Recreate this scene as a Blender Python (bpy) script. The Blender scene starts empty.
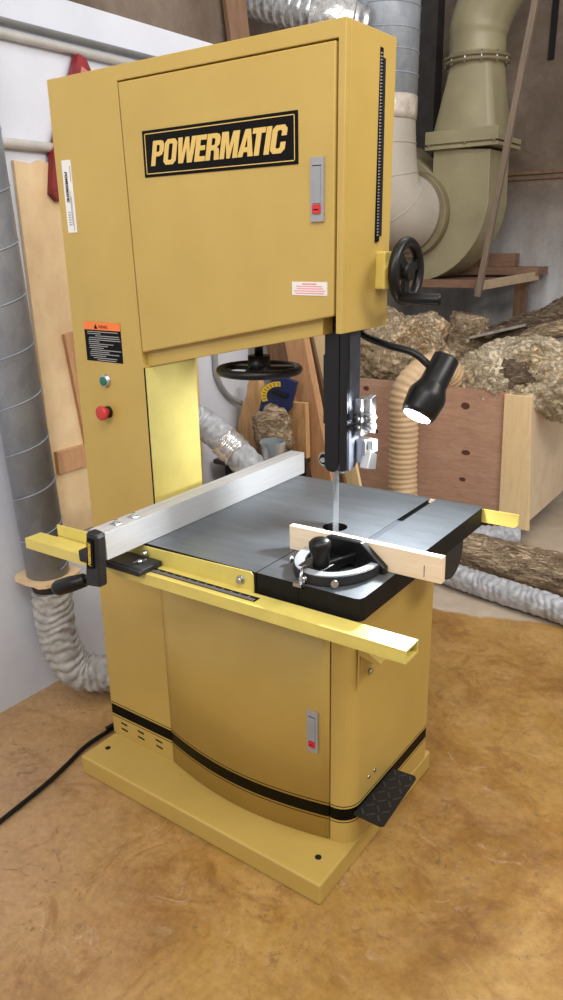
import bpy, math, random
from mathutils import Vector, Matrix, noise
from mathutils.geometry import tessellate_polygon

random.seed(7)
PI = math.pi
scene = bpy.context.scene
COL = scene.collection

# ------------------------------------------------------------------ materials
def lin(c):
    return tuple(((v / 255.0) / 12.92 if v / 255.0 <= 0.04045 else ((v / 255.0 + 0.055) / 1.055) ** 2.4) for v in c)

def rgba(c):
    return (*lin(c), 1.0)

class NT:
    """small helper around a material's node tree"""
    def __init__(self, name):
        self.m = bpy.data.materials.new(name)
        self.m.use_nodes = True
        self.t = self.m.node_tree
        self.b = self.t.nodes['Principled BSDF']
        self.co = None
    def n(self, kind, **kw):
        nd = self.t.nodes.new(kind)
        for k, v in kw.items():
            if k in nd.inputs:
                nd.inputs[k].default_value = v
            else:
                setattr(nd, k, v)
        return nd
    def l(self, a, b):
        self.t.links.new(a, b)
    def coord(self):
        if self.co is None:
            self.co = self.n('ShaderNodeTexCoord')
        return self.co.outputs['Object']
    def scaled(self, s):
        mp = self.n('ShaderNodeMapping')
        mp.inputs['Scale'].default_value = s
        self.l(self.coord(), mp.inputs['Vector'])
        return mp.outputs['Vector']
    def noise(self, scale, detail=6, rough=0.6, stretch=None, dist=0.0):
        nd = self.n('ShaderNodeTexNoise')
        nd.inputs['Scale'].default_value = scale
        nd.inputs['Detail'].default_value = detail
        nd.inputs['Roughness'].default_value = rough
        nd.inputs['Distortion'].default_value = dist
        self.l(self.scaled(stretch) if stretch else self.coord(), nd.inputs['Vector'])
        return nd.outputs['Fac']
    def ramp(self, fac, stops, interp='LINEAR'):
        r = self.n('ShaderNodeValToRGB')
        r.color_ramp.interpolation = interp
        el = r.color_ramp.elements
        while len(el) < len(stops):
            el.new(0.5)
        for e, (p, c) in zip(el, stops):
            e.position = p
            e.color = rgba(c) if max(c) > 1.0 else (*c, 1.0)
        self.l(fac, r.inputs['Fac'])
        return r.outputs['Color']
    def mix(self, fac, a, b, blend='MIX'):
        mx = self.n('ShaderNodeMix', data_type='RGBA', blend_type=blend)
        for val, i in ((fac, 0), (a, 6), (b, 7)):
            if isinstance(val, (int, float)):
                mx.inputs[i].default_value = val
            elif isinstance(val, tuple):
                mx.inputs[i].default_value = rgba(val)
            else:
                self.l(val, mx.inputs[i])
        return mx.outputs[2]
    def math(self, op, a, b=None, c=None):
        nd = self.n('ShaderNodeMath', operation=op)
        for i, v in enumerate((a, b, c)):
            if v is None:
                continue
            if isinstance(v, (int, float)):
                nd.inputs[i].default_value = v
            else:
                self.l(v, nd.inputs[i])
        return nd.outputs[0]
    def xyz(self):
        s = self.n('ShaderNodeSeparateXYZ')
        self.l(self.coord(), s.inputs[0])
        return s.outputs
    def base(self, c):
        if isinstance(c, tuple):
            self.b.inputs['Base Color'].default_value = rgba(c)
        else:
            self.l(c, self.b.inputs['Base Color'])
    def set(self, rough=0.5, metal=0.0, spec=None, **kw):
        if isinstance(rough, (int, float)):
            self.b.inputs['Roughness'].default_value = rough
        else:
            self.l(rough, self.b.inputs['Roughness'])
        self.b.inputs['Metallic'].default_value = metal
        if spec is not None:
            self.b.inputs['Specular IOR Level'].default_value = spec
        for k, v in kw.items():
            self.b.inputs[k].default_value = v
        return self.m
    def bump(self, h, strength=0.3, dist=0.01):
        bp = self.n('ShaderNodeBump')
        bp.inputs['Strength'].default_value = strength
        bp.inputs['Distance'].default_value = dist
        self.l(h, bp.inputs['Height'])
        self.l(bp.outputs['Normal'], self.b.inputs['Normal'])

def plain(name, c, rough=0.5, metal=0.0, var=0.06, scale=12.0, bump=0.0, bscale=200.0, spec=None):
    t = NT(name)
    f = t.noise(scale)
    lo = tuple(max(0.0, v * (1 - var)) for v in c)
    hi = tuple(min(255.0, v * (1 + var)) for v in c)
    t.base(t.ramp(f, [(0.3, lo), (0.7, hi)]))
    if bump:
        t.bump(t.noise(bscale, 2), bump, 0.002)
    return t.set(rough, metal, spec)

def wood(name, a, b, stretch, scale=4.0, rough=0.65, dist=1.2):
    t = NT(name)
    f = t.noise(scale, 8, 0.65, stretch, dist)
    g = t.noise(scale * 6, 4, 0.6, stretch)
    c = t.ramp(f, [(0.3, a), (0.7, b)])
    t.base(t.mix(0.18, c, t.ramp(g, [(0.3, (60, 45, 35)), (0.7, (235, 215, 185))]), 'OVERLAY'))
    t.bump(g, 0.15, 0.003)
    return t.set(rough)

def bark(name, dark, mid, light, scale=14.0, stretch=(1, 1, 1), lightpos=0.68, crack=0.5):
    t = NT(name)
    f = t.noise(scale, 10, 0.75, stretch, 1.2)
    f2 = t.noise(scale * 0.35, 5, 0.6, stretch, 0.5)
    g = t.noise(scale * 1.3, 7, 0.68, stretch, 2.0)
    mixf = t.math('ADD', t.math('MULTIPLY', f, 0.65), t.math('MULTIPLY', f2, 0.35))
    c = t.ramp(mixf, [(0.33, dark), (0.43, mid), (lightpos - 0.12, light)])
    cr = t.ramp(t.math('ABSOLUTE', t.math('SUBTRACT', g, 0.5)), [(0.0, (0.10, 0.08, 0.06)), (0.04, (1.0, 1.0, 1.0))])
    pt = t.ramp(t.noise(scale * 0.8, 8, 0.75, stretch, 1.5), [(0.36, (0.22, 0.18, 0.15)), (0.44, (1.0, 1.0, 1.0))])
    c = t.mix(crack, c, pt, 'MULTIPLY')
    t.base(t.mix(crack, c, cr, 'MULTIPLY'))
    h = t.math('ADD', mixf, t.math('MULTIPLY', t.math('MINIMUM', t.math('ABSOLUTE', t.math('SUBTRACT', g, 0.5)), 0.08), 3.0))
    t.bump(h, 1.0, 0.03)
    return t.set(0.9, 0, 0.2)

# --- mustard machine paint; the black pinstripe band is painted on at fixed heights
def mustard(name, band=False):
    t = NT(name)
    f = t.noise(5.0, 6, 0.6)
    c = t.ramp(f, [(0.25, (182, 153, 80)), (0.75, (192, 163, 88))])
    sp = t.noise(55.0, 3, 0.5)
    c = t.mix(t.ramp(sp, [(0.72, (0.0, 0.0, 0.0)), (0.80, (0.25, 0.25, 0.25))]), c, (120, 88, 40))
    if band:
        z = t.xyz()[2]
        def between(lo, hi):
            return t.math('MULTIPLY', t.math('GREATER_THAN', z, lo), t.math('LESS_THAN', z, hi))
        m = t.math('ADD', between(0.141, 0.178), t.math('ADD', between(0.1325, 0.1355), between(0.1835, 0.1865)))
        c = t.mix(m, c, (9, 8, 8))
        t.l(t.math('MULTIPLY_ADD', m, -0.36, 0.45), t.b.inputs['Specular IOR Level'])
    t.base(c)
    t.bump(t.noise(260.0, 2), 0.05, 0.001)
    return t.set(0.42, 0, 0.45)

M = {}
M['mustard'] = mustard('mustard_paint')
M['mustard_band'] = mustard('mustard_paint_with_band', True)
M['rail_yellow'] = plain('bright_yellow_paint', (212, 194, 104), 0.38, var=0.04)
M['lemon'] = plain('lamplit_yellow_paint', (222, 208, 124), 0.4, var=0.03)  # column yellow brightened to carry the work lamp's light
M['litsteel'] = plain('lamplit_black_steel', (66, 70, 80), 0.42, 0.3, var=0.12, scale=20)  # post black lightened to grey-blue, standing in for lamp light on its side
M['plank_dull'] = wood('dull_brown_board', (106, 80, 60), (130, 102, 80), (9, 9, 0.8), 4.0)
M['bracket_yellow'] = plain('golden_yellow_paint', (216, 192, 100), 0.4, var=0.04)
M['black'] = plain('black_plastic', (12, 12, 13), 0.38, var=0.1, spec=0.35)
M['blackcast'] = plain('black_cast_metal', (26, 26, 28), 0.5, var=0.25, scale=30, bump=0.25, bscale=120)
M['postblack'] = plain('black_painted_steel', (14, 14, 18), 0.33, var=0.1, spec=0.4)
M['skirt'] = plain('black_table_edge', (14, 13, 13), 0.6, var=0.35, scale=25, spec=0.25)
M['pedalrib'] = plain('worn_pedal_ribs', (62, 62, 66), 0.35, 0.3)
M['hole'] = plain('dark_void', (6, 6, 6), 0.9)
M['grey'] = plain('light_grey_plastic', (152, 152, 156), 0.45)
M['greydk'] = plain('mid_grey_plastic', (146, 148, 154), 0.45)
M['red'] = plain('red_plastic', (206, 40, 44), 0.35)
M['redcap'] = plain('red_button_plastic', (190, 50, 48), 0.4)
M['green'] = plain('green_plastic', (16, 106, 86), 0.4)
M['white'] = plain('white_label', (226, 224, 222), 0.5, var=0.02)
M['orange'] = plain('orange_label', (240, 122, 56), 0.5, var=0.02)
M['labelblack'] = plain('black_label', (13, 12, 12), 0.55, var=0.02, spec=0.12)
M['labelgrey'] = plain('grey_print', (150, 150, 150), 0.6)
M['gold'] = plain('gold_print', (214, 180, 100), 0.45, var=0.02)
M['pinkprint'] = plain('red_print', (222, 130, 140), 0.6)
M['steel'] = plain('bright_steel', (200, 202, 205), 0.3, 1.0, var=0.05)
M['darksteel'] = plain('dark_steel_bar', (92, 98, 108), 0.4, 0.5)
M['blade'] = plain('blade_steel', (178, 182, 186), 0.4, 0.7, var=0.08)

t = NT('ground_cast_iron')
f = t.noise(6.0, 6, 0.65, (1, 6, 1))
t.base(t.ramp(f, [(0.25, (98, 104, 110)), (0.75, (122, 128, 134))]))
rf = t.noise(9.0, 5, 0.6)
t.l(t.ramp(rf, [(0.3, (0.36, 0.36, 0.36)), (0.7, (0.46, 0.46, 0.46))]), t.b.inputs['Roughness'])
t.b.inputs['Metallic'].default_value = 0.6
t.bump(t.noise(60.0, 3, 0.5, (1, 12, 1)), 0.03, 0.001)
M['iron'] = t.m

t = NT('anodised_aluminium')
f = t.noise(10.0, 4, 0.6, (20, 1, 20))
t.base(t.ramp(f, [(0.25, (186, 187, 189)), (0.75, (198, 199, 201))]))
M['alu'] = t.set(0.45, 0.25)

t = NT('galvanised_sheet')
v = t.n('ShaderNodeTexVoronoi')
v.inputs['Scale'].default_value = 30
t.l(t.scaled((1, 1, 0.6)), v.inputs['Vector'])
f = t.noise(6.0, 6, 0.7)
c = t.ramp(f, [(0.25, (130, 138, 150)), (0.75, (164, 172, 184))])
t.base(t.mix(0.25, c, t.ramp(v.outputs['Color'], [(0, (110, 116, 124)), (1, (180, 184, 190))])))
M['galv'] = t.set(0.42, 0.12)

t = NT('diamond_plate_black')
t.base((26, 26, 28))
wv = t.n('ShaderNodeTexChecker')
wv.inputs['Scale'].default_value = 1.0
mp = t.n('ShaderNodeMapping')
mp.inputs['Scale'].default_value = (70, 70, 0.01)
mp.inputs['Rotation'].default_value = (0, 0, 0.78)
t.l(t.coord(), mp.inputs['Vector'])
t.l(mp.outputs['Vector'], wv.inputs['Vector'])
t.bump(wv.outputs['Fac'], 0.5, 0.002)
M['diamond'] = t.set(0.5, 0.2)

# floor: stained brown concrete, paler bare concrete towards the back
t = NT('stained_concrete_floor')
f = t.noise(1.9, 10, 0.66, None, 0.6)
c = t.ramp(f, [(0.30, (126, 90, 42)), (0.43, (160, 118, 58)), (0.54, (182, 142, 76)), (0.68, (196, 160, 98))])
f2 = t.noise(6.0, 9, 0.75, None, 0.4)
c = t.mix(t.ramp(f2, [(0.45, (0.0, 0.0, 0.0)), (0.72, (0.42, 0.42, 0.42))]), c, (206, 170, 120))
big = t.noise(1.1, 3, 0.5)
o = t.xyz()
left = t.math('MINIMUM', t.math('MAXIMUM', t.math('MULTIPLY', t.math('SUBTRACT', 0.45, t.math('ADD', o[0], t.math('MULTIPLY', o[1], 0.9))), 0.9), 0.0), 1.0)
c = t.mix(t.math('MULTIPLY', t.ramp(big, [(0.35, (0.15, 0.15, 0.15)), (0.62, (0.8, 0.8, 0.8))]), left), c, (196, 164, 136))
f3 = t.noise(42.0, 8, 0.75)
c = t.mix(0.4, c, t.ramp(f3, [(0.34, (90, 84, 74)), (0.66, (176, 170, 158))]), 'OVERLAY')
f4 = t.noise(4.3, 9, 0.75, None, 1.5)
c = t.mix(t.ramp(f4, [(0.52, (0.0, 0.0, 0.0)), (0.64, (0.55, 0.55, 0.55))]), c, (124, 80, 38))
f5 = t.noise(13.0, 10, 0.8, None, 2.0)
c = t.mix(t.ramp(f5, [(0.57, (0.0, 0.0, 0.0)), (0.63, (0.6, 0.6, 0.6))]), c, (104, 78, 56))
f6 = t.noise(7.0, 10, 0.8, (1.0, 1.6, 1), 1.0)
c = t.mix(t.ramp(f6, [(0.59, (0.0, 0.0, 0.0)), (0.68, (0.42, 0.42, 0.42))]), c, (206, 184, 160))
o = t.xyz()
edge = t.math('ADD', t.math('SUBTRACT', o[1], t.math('MULTIPLY', o[0], 0.29)), t.math('MULTIPLY', t.noise(4.0, 5), 0.14))
pale = t.math('MULTIPLY', t.math('SMOOTH_MIN', 1.0, t.math('MAXIMUM', t.math('MULTIPLY', t.math('SUBTRACT', edge, 1.455), 40.0), 0.0), 0.1),
              t.math('GREATER_THAN', o[0], 0.0))
pc = t.ramp(f2, [(0.3, (176, 160, 142)), (0.7, (204, 190, 172))])
t.base(t.mix(pale, c, pc))
t.l(t.ramp(f2, [(0.3, (0.30, 0.30, 0.30)), (0.7, (0.52, 0.52, 0.52))]), t.b.inputs['Roughness'])
t.bump(f3, 0.06, 0.002)
M['floor'] = t.m

t = NT('white_painted_wall')
f = t.noise(3.0, 8, 0.7)
c = t.ramp(f, [(0.3, (208, 213, 226)), (0.7, (220, 224, 235))])
sc = t.noise(26.0, 8, 0.75)
lowz = t.math('LESS_THAN', t.xyz()[2], 0.9)
c = t.mix(t.math('MULTIPLY', t.ramp(sc, [(0.66, (0.0, 0.0, 0.0)), (0.74, (0.55, 0.55, 0.55))]), lowz), c, (140, 138, 142))
t.base(c)
t.bump(t.noise(9.0, 8, 0.7), 0.2, 0.01)
M['wall'] = t.set(0.6)

t = NT('bare_concrete_wall')
f = t.noise(1.6, 8, 0.65, None, 0.6)
c = t.ramp(f, [(0.3, (82, 70, 60)), (0.5, (108, 95, 84)), (0.72, (142, 130, 119))])
f2 = t.noise(2.2, 5, 0.6, (3.0, 1, 0.5))
z = t.xyz()[2]
pale = t.math('MULTIPLY', t.math('MINIMUM', t.math('MAXIMUM', t.math('MULTIPLY', t.math('SUBTRACT', 1.95, z), 1.6), 0.0), 1.0), f2)
c = t.mix(pale, c, (214, 218, 224))
t.base(t.mix(0.15, c, t.ramp(t.noise(30, 5), [(0.3, (70, 66, 62)), (0.7, (190, 186, 180))]), 'OVERLAY'))
t.bump(t.noise(20.0, 8, 0.7), 0.2, 0.01)
M['concrete'] = t.set(0.8, 0, 0.2)

M['ply_light'] = wood('pale_plywood', (214, 186, 146), (230, 206, 168), (6, 1, 0.8), 2.5)
M['ply_brown'] = wood('reddish_plywood', (182, 144, 124), (204, 168, 146), (1.2, 1, 8), 3.0)
M['pine'] = wood('pale_pine', (234, 206, 160), (246, 224, 184), (9, 9, 0.8), 4.0)
M['pine_x'] = wood('pale_maple_strip', (230, 208, 180), (240, 222, 198), (0.8, 9, 9), 4.0, 0.55)
M['plank'] = wood('tan_plank', (178, 134, 96), (204, 162, 122), (9, 9, 0.8), 4.0)
M['plank_dark'] = wood('dark_plank', (92, 68, 50), (122, 92, 68), (9, 9, 0.8), 4.0)
M['shelfwood'] = wood('dusty_shelf_wood', (104, 78, 62), (134, 104, 86), (1, 6, 6), 4.0)
M['shelfpale'] = wood('dusty_pale_beam', (150, 134, 112), (172, 154, 130), (1, 6, 6), 4.0)
M['knot'] = plain('wood_knot', (98, 62, 46), 0.7)
M['stickwood'] = wood('grey_brown_stick', (104, 90, 78), (124, 110, 96), (9, 9, 0.8), 4.0)
M['ply_pale'] = wood('pinkish_pale_plywood', (226, 204, 178), (240, 222, 198), (6, 1, 0.8), 2.5)
M['slab'] = wood('live_edge_wood', (182, 140, 94), (218, 180, 132), (8, 8, 1), 5.0)
M['bark_grey'] = bark('grey_brown_bark', (110, 90, 70), (180, 154, 126), (226, 202, 170), 9, (0.6, 2.2, 2.2), 0.66, 0.75)
M['bark_heap'] = bark('pale_flaking_bark', (150, 116, 84), (222, 190, 150), (248, 226, 192), 12, (1, 1, 1), 0.66, 0.7)
M['bark_white'] = bark('bleached_flaking_wood', (150, 118, 90), (238, 212, 172), (252, 236, 206), 8, (1, 1.4, 1.4), 0.60, 0.6)
M['bark_dark'] = bark('dark_bark', (60, 50, 44), (124, 106, 90), (176, 156, 134), 10, (0.6, 3, 3), 0.66, 0.7)
M['redpaint'] = plain('dark_red_paint', (130, 36, 44), 0.5, var=0.2, scale=20)
M['pinkface'] = plain('worn_red_face', (186, 120, 112), 0.6, var=0.1)
M['pipegrey'] = plain('grey_conduit', (164, 164, 166), 0.45, 0.3)
M['pipedark'] = plain('grey_metal_pipe', (148, 148, 150), 0.45, 0.3)
M['pipewhite'] = plain('painted_pipe', (208, 206, 202), 0.5)
M['fabric'] = plain('grey_hose_fabric', (176, 180, 188), 0.55, 0.15, var=0.16, scale=22, bump=0.3, bscale=60)
M['fabric_lt'] = plain('pale_grey_hose_fabric', (168, 166, 164), 0.6, 0.05, var=0.12, scale=22, bump=0.3, bscale=60)
M['foil'] = plain('crinkled_foil', (176, 178, 182), 0.3, 0.7, var=0.3, scale=30, bump=0.8, bscale=40)
M['foiltape'] = plain('bright_foil_tape', (226, 226, 228), 0.22, 0.75, var=0.15, scale=40, bump=0.7, bscale=60)
M['cuff'] = plain('black_cuff', (44, 40, 40), 0.6, var=0.3)
M['cream'] = plain('cream_plastic', (172, 165, 155), 0.5, var=0.06, scale=3)
M['creamtape'] = plain('clear_wrapped_tape', (196, 186, 176), 0.2, 0.1, var=0.1, scale=20, bump=0.6, bscale=30)
M['olive'] = plain('beige_machine_paint', (144, 136, 108), 0.45, var=0.07, scale=4)
M['oliveedge'] = plain('beige_machine_paint_edge', (118, 108, 84), 0.5, var=0.1, scale=8)
M['ribbed'] = plain('tan_ribbed_hose', (216, 186, 148), 0.5, var=0.05)
M['blue'] = plain('blue_paint', (16, 34, 84), 0.4, var=0.1)
M['dialyellow'] = plain('yellow_dial', (214, 182, 50), 0.4)
M['silverplank'] = plain('weathered_grey_board', (150, 142, 136), 0.6, var=0.15, scale=20)
t = NT('clear_jar_plastic')
t.base((190, 205, 215))
M['jar'] = t.set(0.2, 0, 0.5, **{'Transmission Weight': 0.6})
t = NT('lit_lamp_lens')
t.base((255, 255, 255))
t.b.inputs['Emission Color'].default_value = (0.93, 0.97, 1.0, 1)
t.b.inputs['Emission Strength'].default_value = 12.0
M['lens'] = t.m

# ------------------------------------------------------------------ mesh builder
class MB:
    def __init__(self):
        self.v, self.f, self.mi, self.sm = [], [], [], []
    def add(self, vs, fs, mi=0, smooth=False, T=None):
        o = len(self.v)
        for p in vs:
            p = Vector(p)
            self.v.append(T @ p if T is not None else p)
        for k, q in enumerate(fs):
            self.f.append([i + o for i in q])
            self.mi.append(mi[k] if isinstance(mi, list) else mi)
            self.sm.append(smooth)
        return self
    def box(self, x0, x1, y0, y1, z0, z1, mi=0, T=None):
        vs = [(x, y, z) for z in (z0, z1) for y in (y0, y1) for x in (x0, x1)]
        fs = [(0, 2, 3, 1), (4, 5, 7, 6), (0, 1, 5, 4), (2, 6, 7, 3), (0, 4, 6, 2), (1, 3, 7, 5)]
        return self.add(vs, fs, mi, False, T)
    def bar(self, A, B, w, h, mi=0, up=(0, 0, 1)):
        A, B = Vector(A), Vector(B)
        d = (B - A); L = d.length; d.normalize()
        s = d.cross(Vector(up))
        if s.length < 1e-4:
            s = d.cross(Vector((0, 1, 0)))
        s.normalize(); u = s.cross(d)
        T = Matrix((( s.x, d.x, u.x, A.x), (s.y, d.y, u.y, A.y), (s.z, d.z, u.z, A.z), (0, 0, 0, 1)))
        return self.box(-w / 2, w / 2, 0, L, -h / 2, h / 2, mi, T)
    def prism(self, poly, h0, h1, axes='xyz', mi=0, mi_top=None, T=None, smooth=False):
        """poly in the first two axes, extruded along the third"""
        n = len(poly)
        idx = ['xyz'.index(a) for a in axes]
        def mk(p, h):
            q = [0, 0, 0]
            q[idx[0]], q[idx[1]], q[idx[2]] = p[0], p[1], h
            return tuple(q)
        vs = [mk(p, h0) for p in poly] + [mk(p, h1) for p in poly]
        area = sum(poly[i][0] * poly[(i + 1) % n][1] - poly[(i + 1) % n][0] * poly[i][1] for i in range(n))
        sign = 1 if axes in ('xyz', 'yzx', 'zxy') else -1
        flip = (area * sign * (h1 - h0)) < 0
        fs = [list(range(n))[::-1], list(range(n, 2 * n))]
        ms = [mi, mi if mi_top is None else mi_top]
        for i in range(n):
            j = (i + 1) % n
            fs.append([i, j, j + n, i + n]); ms.append(mi)
        if flip:
            fs = [q[::-1] for q in fs]
        o = len(self.f)
        self.add(vs, fs, ms, False, T)
        if smooth:
            for k in range(o + 2, len(self.f)):
                self.sm[k] = True
        return self
    def tube(self, path, rad, seg=16, mi=0, caps=True, rfun=None, T=None):
        P = [Vector(p) for p in path]
        n = len(P)
        R = [rad[min(i, len(rad) - 1)] for i in range(n)] if isinstance(rad, (list, tuple)) else [rad] * n
        vs = []
        up = None
        for i, p in enumerate(P):
            d = (P[min(i + 1, n - 1)] - P[max(i - 1, 0)]).normalized()
            if up is None:
                up = Vector((0, 0, 1)) if abs(d.z) < 0.9 else Vector((1, 0, 0))
            s = d.cross(up).normalized(); up = s.cross(d).normalized()
            for k in range(seg):
                a = 2 * PI * k / seg
                r = R[i] * (rfun(i, a, p) if rfun else 1.0)
                vs.append(p + (s * math.cos(a) + up * math.sin(a)) * r)
        fs = []
        for i in range(n - 1):
            for k in range(seg):
                k2 = (k + 1) % seg
                fs.append([i * seg + k, (i + 1) * seg + k, (i + 1) * seg + k2, i * seg + k2])
        fs = [q[::-1] for q in fs]
        self.add(vs, fs, mi, True, T)
        if caps:
            o = len(self.v) - len(vs)
            self.f.append([o + k for k in range(seg)][::-1]); self.mi.append(mi); self.sm.append(False)
            self.f.append([o + (n - 1) * seg + k for k in range(seg)]); self.mi.append(mi); self.sm.append(False)
            for q in (-2, -1):
                pass
        return self
    def cyl(self, A, B, r, seg=24, mi=0, r2=None):
        return self.tube([A, B], [r, r if r2 is None else r2], seg, mi)
    def torus(self, c, axis, R, r, seg=40, rs=12, mi=0, T=None):
        c = Vector(c); ax = Vector(axis).normalized()
        e = Vector((0, 0, 1)) if abs(ax.z) < 0.9 else Vector((1, 0, 0))
        a = ax.cross(e).normalized(); b = ax.cross(a).normalized()
        vs, fs = [], []
        for i in range(seg):
            t_ = 2 * PI * i / seg
            d = a * math.cos(t_) + b * math.sin(t_)
            for k in range(rs):
                q = 2 * PI * k / rs
                vs.append(c + d * (R + r * math.cos(q)) + ax * r * math.sin(q))
        for i in range(seg):
            for k in range(rs):
                i2, k2 = (i + 1) % seg, (k + 1) % rs
                fs.append([i * rs + k, i * rs + k2, i2 * rs + k2, i2 * rs + k])
        return self.add(vs, fs, mi, True, T)
    def lathe(self, prof, A, B, seg=32, mi=0, ends=True):
        """prof: list of (t along A->B, radius)"""
        A, B = Vector(A), Vector(B)
        path = [A.lerp(B, q[0]) for q in prof]
        # constant frame
        d = (B - A).normalized()
        e = Vector((0, 0, 1)) if abs(d.z) < 0.9 else Vector((1, 0, 0))
        s = d.cross(e).normalized(); u = s.cross(d)
        vs, fs = [], []
        for p, (_, r) in zip(path, prof):
            for k in range(seg):
                a = 2 * PI * k / seg
                vs.append(p + (s * math.cos(a) + u * math.sin(a)) * r)
        n = len(prof)
        for i in range(n - 1):
            for k in range(seg):
                k2 = (k + 1) % seg
                fs.append([i * seg + k, i * seg + k2, (i + 1) * seg + k2, (i + 1) * seg + k])
        if ends:
            fs.append(list(range(seg))[::-1]); fs.append([(n - 1) * seg + k for k in range(seg)])
        return self.add(vs, fs, mi, True)
    def text(self, s, width, height, T, mi=0, depth=0.0006, shear=0.0, offset=0.0):
        """lettering fitted to width x height, lying in T's local XY plane, origin at its lower left"""
        cu = bpy.data.curves.new('lettering', 'FONT')
        cu.body = s; cu.shear = shear; cu.offset = offset; cu.extrude = 0.0
        ob = bpy.data.objects.new('lettering', cu); COL.objects.link(ob)
        bpy.context.view_layer.update()
        me = ob.evaluated_get(bpy.context.evaluated_depsgraph_get()).to_mesh()
        vs = [v.co.copy() for v in me.vertices]; fs = [list(p.vertices) for p in me.polygons]
        x0 = min(v.x for v in vs); x1 = max(v.x for v in vs); y0 = min(v.y for v in vs); y1 = max(v.y for v in vs)
        vs = [((v.x - x0) / (x1 - x0) * width, (v.y - y0) / (y1 - y0) * height, depth) for v in vs]
        COL.objects.unlink(ob); bpy.data.objects.remove(ob); bpy.data.curves.remove(cu)
        return self.add(vs, fs, mi, False, T)
    def build(self, name, mats, parent=None, bevel=0.0, bseg=2, subsurf=0, auto=None):
        me = bpy.data.meshes.new(name)
        me.from_pydata([tuple(v) for v in self.v], [], self.f)
        mats = mats if isinstance(mats, (list, tuple)) else [mats]
        for m in mats:
            me.materials.append(M[m])
        for p, mi, sm in zip(me.polygons, self.mi, self.sm):
            p.material_index = mi; p.use_smooth = sm
        me.update()
        ob = bpy.data.objects.new(name, me)
        COL.objects.link(ob)
        if parent:
            ob.parent = parent
        if bevel:
            b = ob.modifiers.new('bevel', 'BEVEL')
            b.width = bevel; b.segments = bseg; b.limit_method = 'ANGLE'; b.angle_limit = 0.6
            b.harden_normals = False
        return ob

def tag(o, label=None, cat=None, group=None, kind=None):
    if label: o['label'] = label
    if cat: o['category'] = cat
    if group: o['group'] = group
    if kind: o['kind'] = kind
    return o

def empty(name, loc, label, cat, group=None, rot=None):
    o = bpy.data.objects.new(name, None)
    o.empty_display_size = 0.05
    COL.objects.link(o)
    o.location = loc
    if rot is not None:
        o.rotation_euler = rot
    return tag(o, label, cat, group)

def smoothpath(pts, n=8):
    """Catmull-Rom through pts"""
    P = [Vector(p) for p in pts]
    P = [P[0] * 2 - P[1]] + P + [P[-1] * 2 - P[-2]]
    out = []
    for i in range(1, len(P) - 2):
        for k in range(n):
            t_ = k / n
            a, b, c, d = P[i - 1], P[i], P[i + 1], P[i + 2]
            out.append(0.5 * ((2 * b) + (c - a) * t_ + (2 * a - 5 * b + 4 * c - d) * t_ ** 2 + (3 * b - a - 3 * c + d) * t_ ** 3))
    out.append(P[-2])
    return out

def resample(path, step):
    P = [Vector(p) for p in path]
    out = [P[0]]; acc = 0.0
    for a, b in zip(P, P[1:]):
        L = (b - a).length; d = 0.0
        while acc + (L - d) >= step:
            d += step - acc; acc = 0.0
            out.append(a.lerp(b, d / L))
        acc += L - d
    return out

# ================================================================== camera
FPX = 749.95
cam_d = bpy.data.cameras.new('camera')
cam_d.sensor_fit = 'VERTICAL'; cam_d.sensor_height = 36.0
cam_d.lens = 36.0 * FPX / 1000.0
cam_d.clip_start = 0.02; cam_d.clip_end = 60
cam = bpy.data.objects.new('camera', cam_d); COL.objects.link(cam)
yaw, pitch, roll = 0.626718, 0.327461, -0.017196
fw = Vector((-math.sin(yaw) * math.cos(pitch), math.cos(yaw) * math.cos(pitch), -math.sin(pitch)))
r0 = Vector((math.cos(yaw), math.sin(yaw), 0)); u0 = r0.cross(fw)
rr = r0 * math.cos(roll) + u0 * math.sin(roll); uu = u0 * math.cos(roll) - r0 * math.sin(roll)
cam.matrix_world = Matrix(((rr.x, uu.x, -fw.x, 1.713465), (rr.y, uu.y, -fw.y, -1.388991), (rr.z, uu.z, -fw.z, 1.596472), (0, 0, 0, 1)))
scene.camera = cam

# ================================================================== the setting
def struct(name, mb, mats, bevel=0.0):
    return tag(mb.build(name, mats, None, bevel), kind='structure')

struct('floor', MB().box(-4.5, 5.0, -4.5, 3.7, -0.1, 0.0), 'floor')
struct('wall_left', MB().box(-0.62, -0.5, -4.5, 1.42, 0.0, 2.365), 'wall')
struct('wall_left_upper', MB().box(-0.62, -0.5, -4.5, 1.42, 2.365, 3.6), 'concrete')
struct('wall_back', MB().box(-4.5, 5.0, 3.6, 3.75, 0.0, 3.8), 'concrete')
struct('trim_1', MB().box(-1.6, 2.5, 3.588, 3.6, 1.985, 2.002).box(-1.6, 2.5, 3.588, 3.6, 1.955, 1.966), 'plank_dark')
struct('trim_2', MB().box(0.09, 0.125, 3.588, 3.6, 2.6, 3.8), 'hole')

# ================================================================== the bandsaw
saw = empty('bandsaw', (0.45, 0.15, 0.0), 'mustard yellow upright bandsaw with steel table, standing on the brown concrete floor', 'bandsaw')
SAW0 = Vector((0.45, 0.15, 0.0))
def sp(mb, name, mats, parent=None, bevel=0.0, bseg=2, label=None):
    """a part of the saw modelled in room coordinates, placed under the saw's empty"""
    o = mb.build(name, mats, parent or saw, bevel, bseg)
    if parent is None:
        o.matrix_parent_inverse = Matrix.Translation(-SAW0)
    if label: o['label'] = label
    return o

# --- plinth
pl = sp(MB().box(0.006, 0.913, -0.147, 0.502, 0.0, 0.066), 'base_plinth', 'mustard', bevel=0.007, bseg=3)
for x, y in ((0.858, -0.07), (0.05, -0.072)):
    sp(MB().cyl((x, y, 0.0655), (x, y, 0.0667), 0.009, 20), 'bolt_hole', 'hole', pl)

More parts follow.
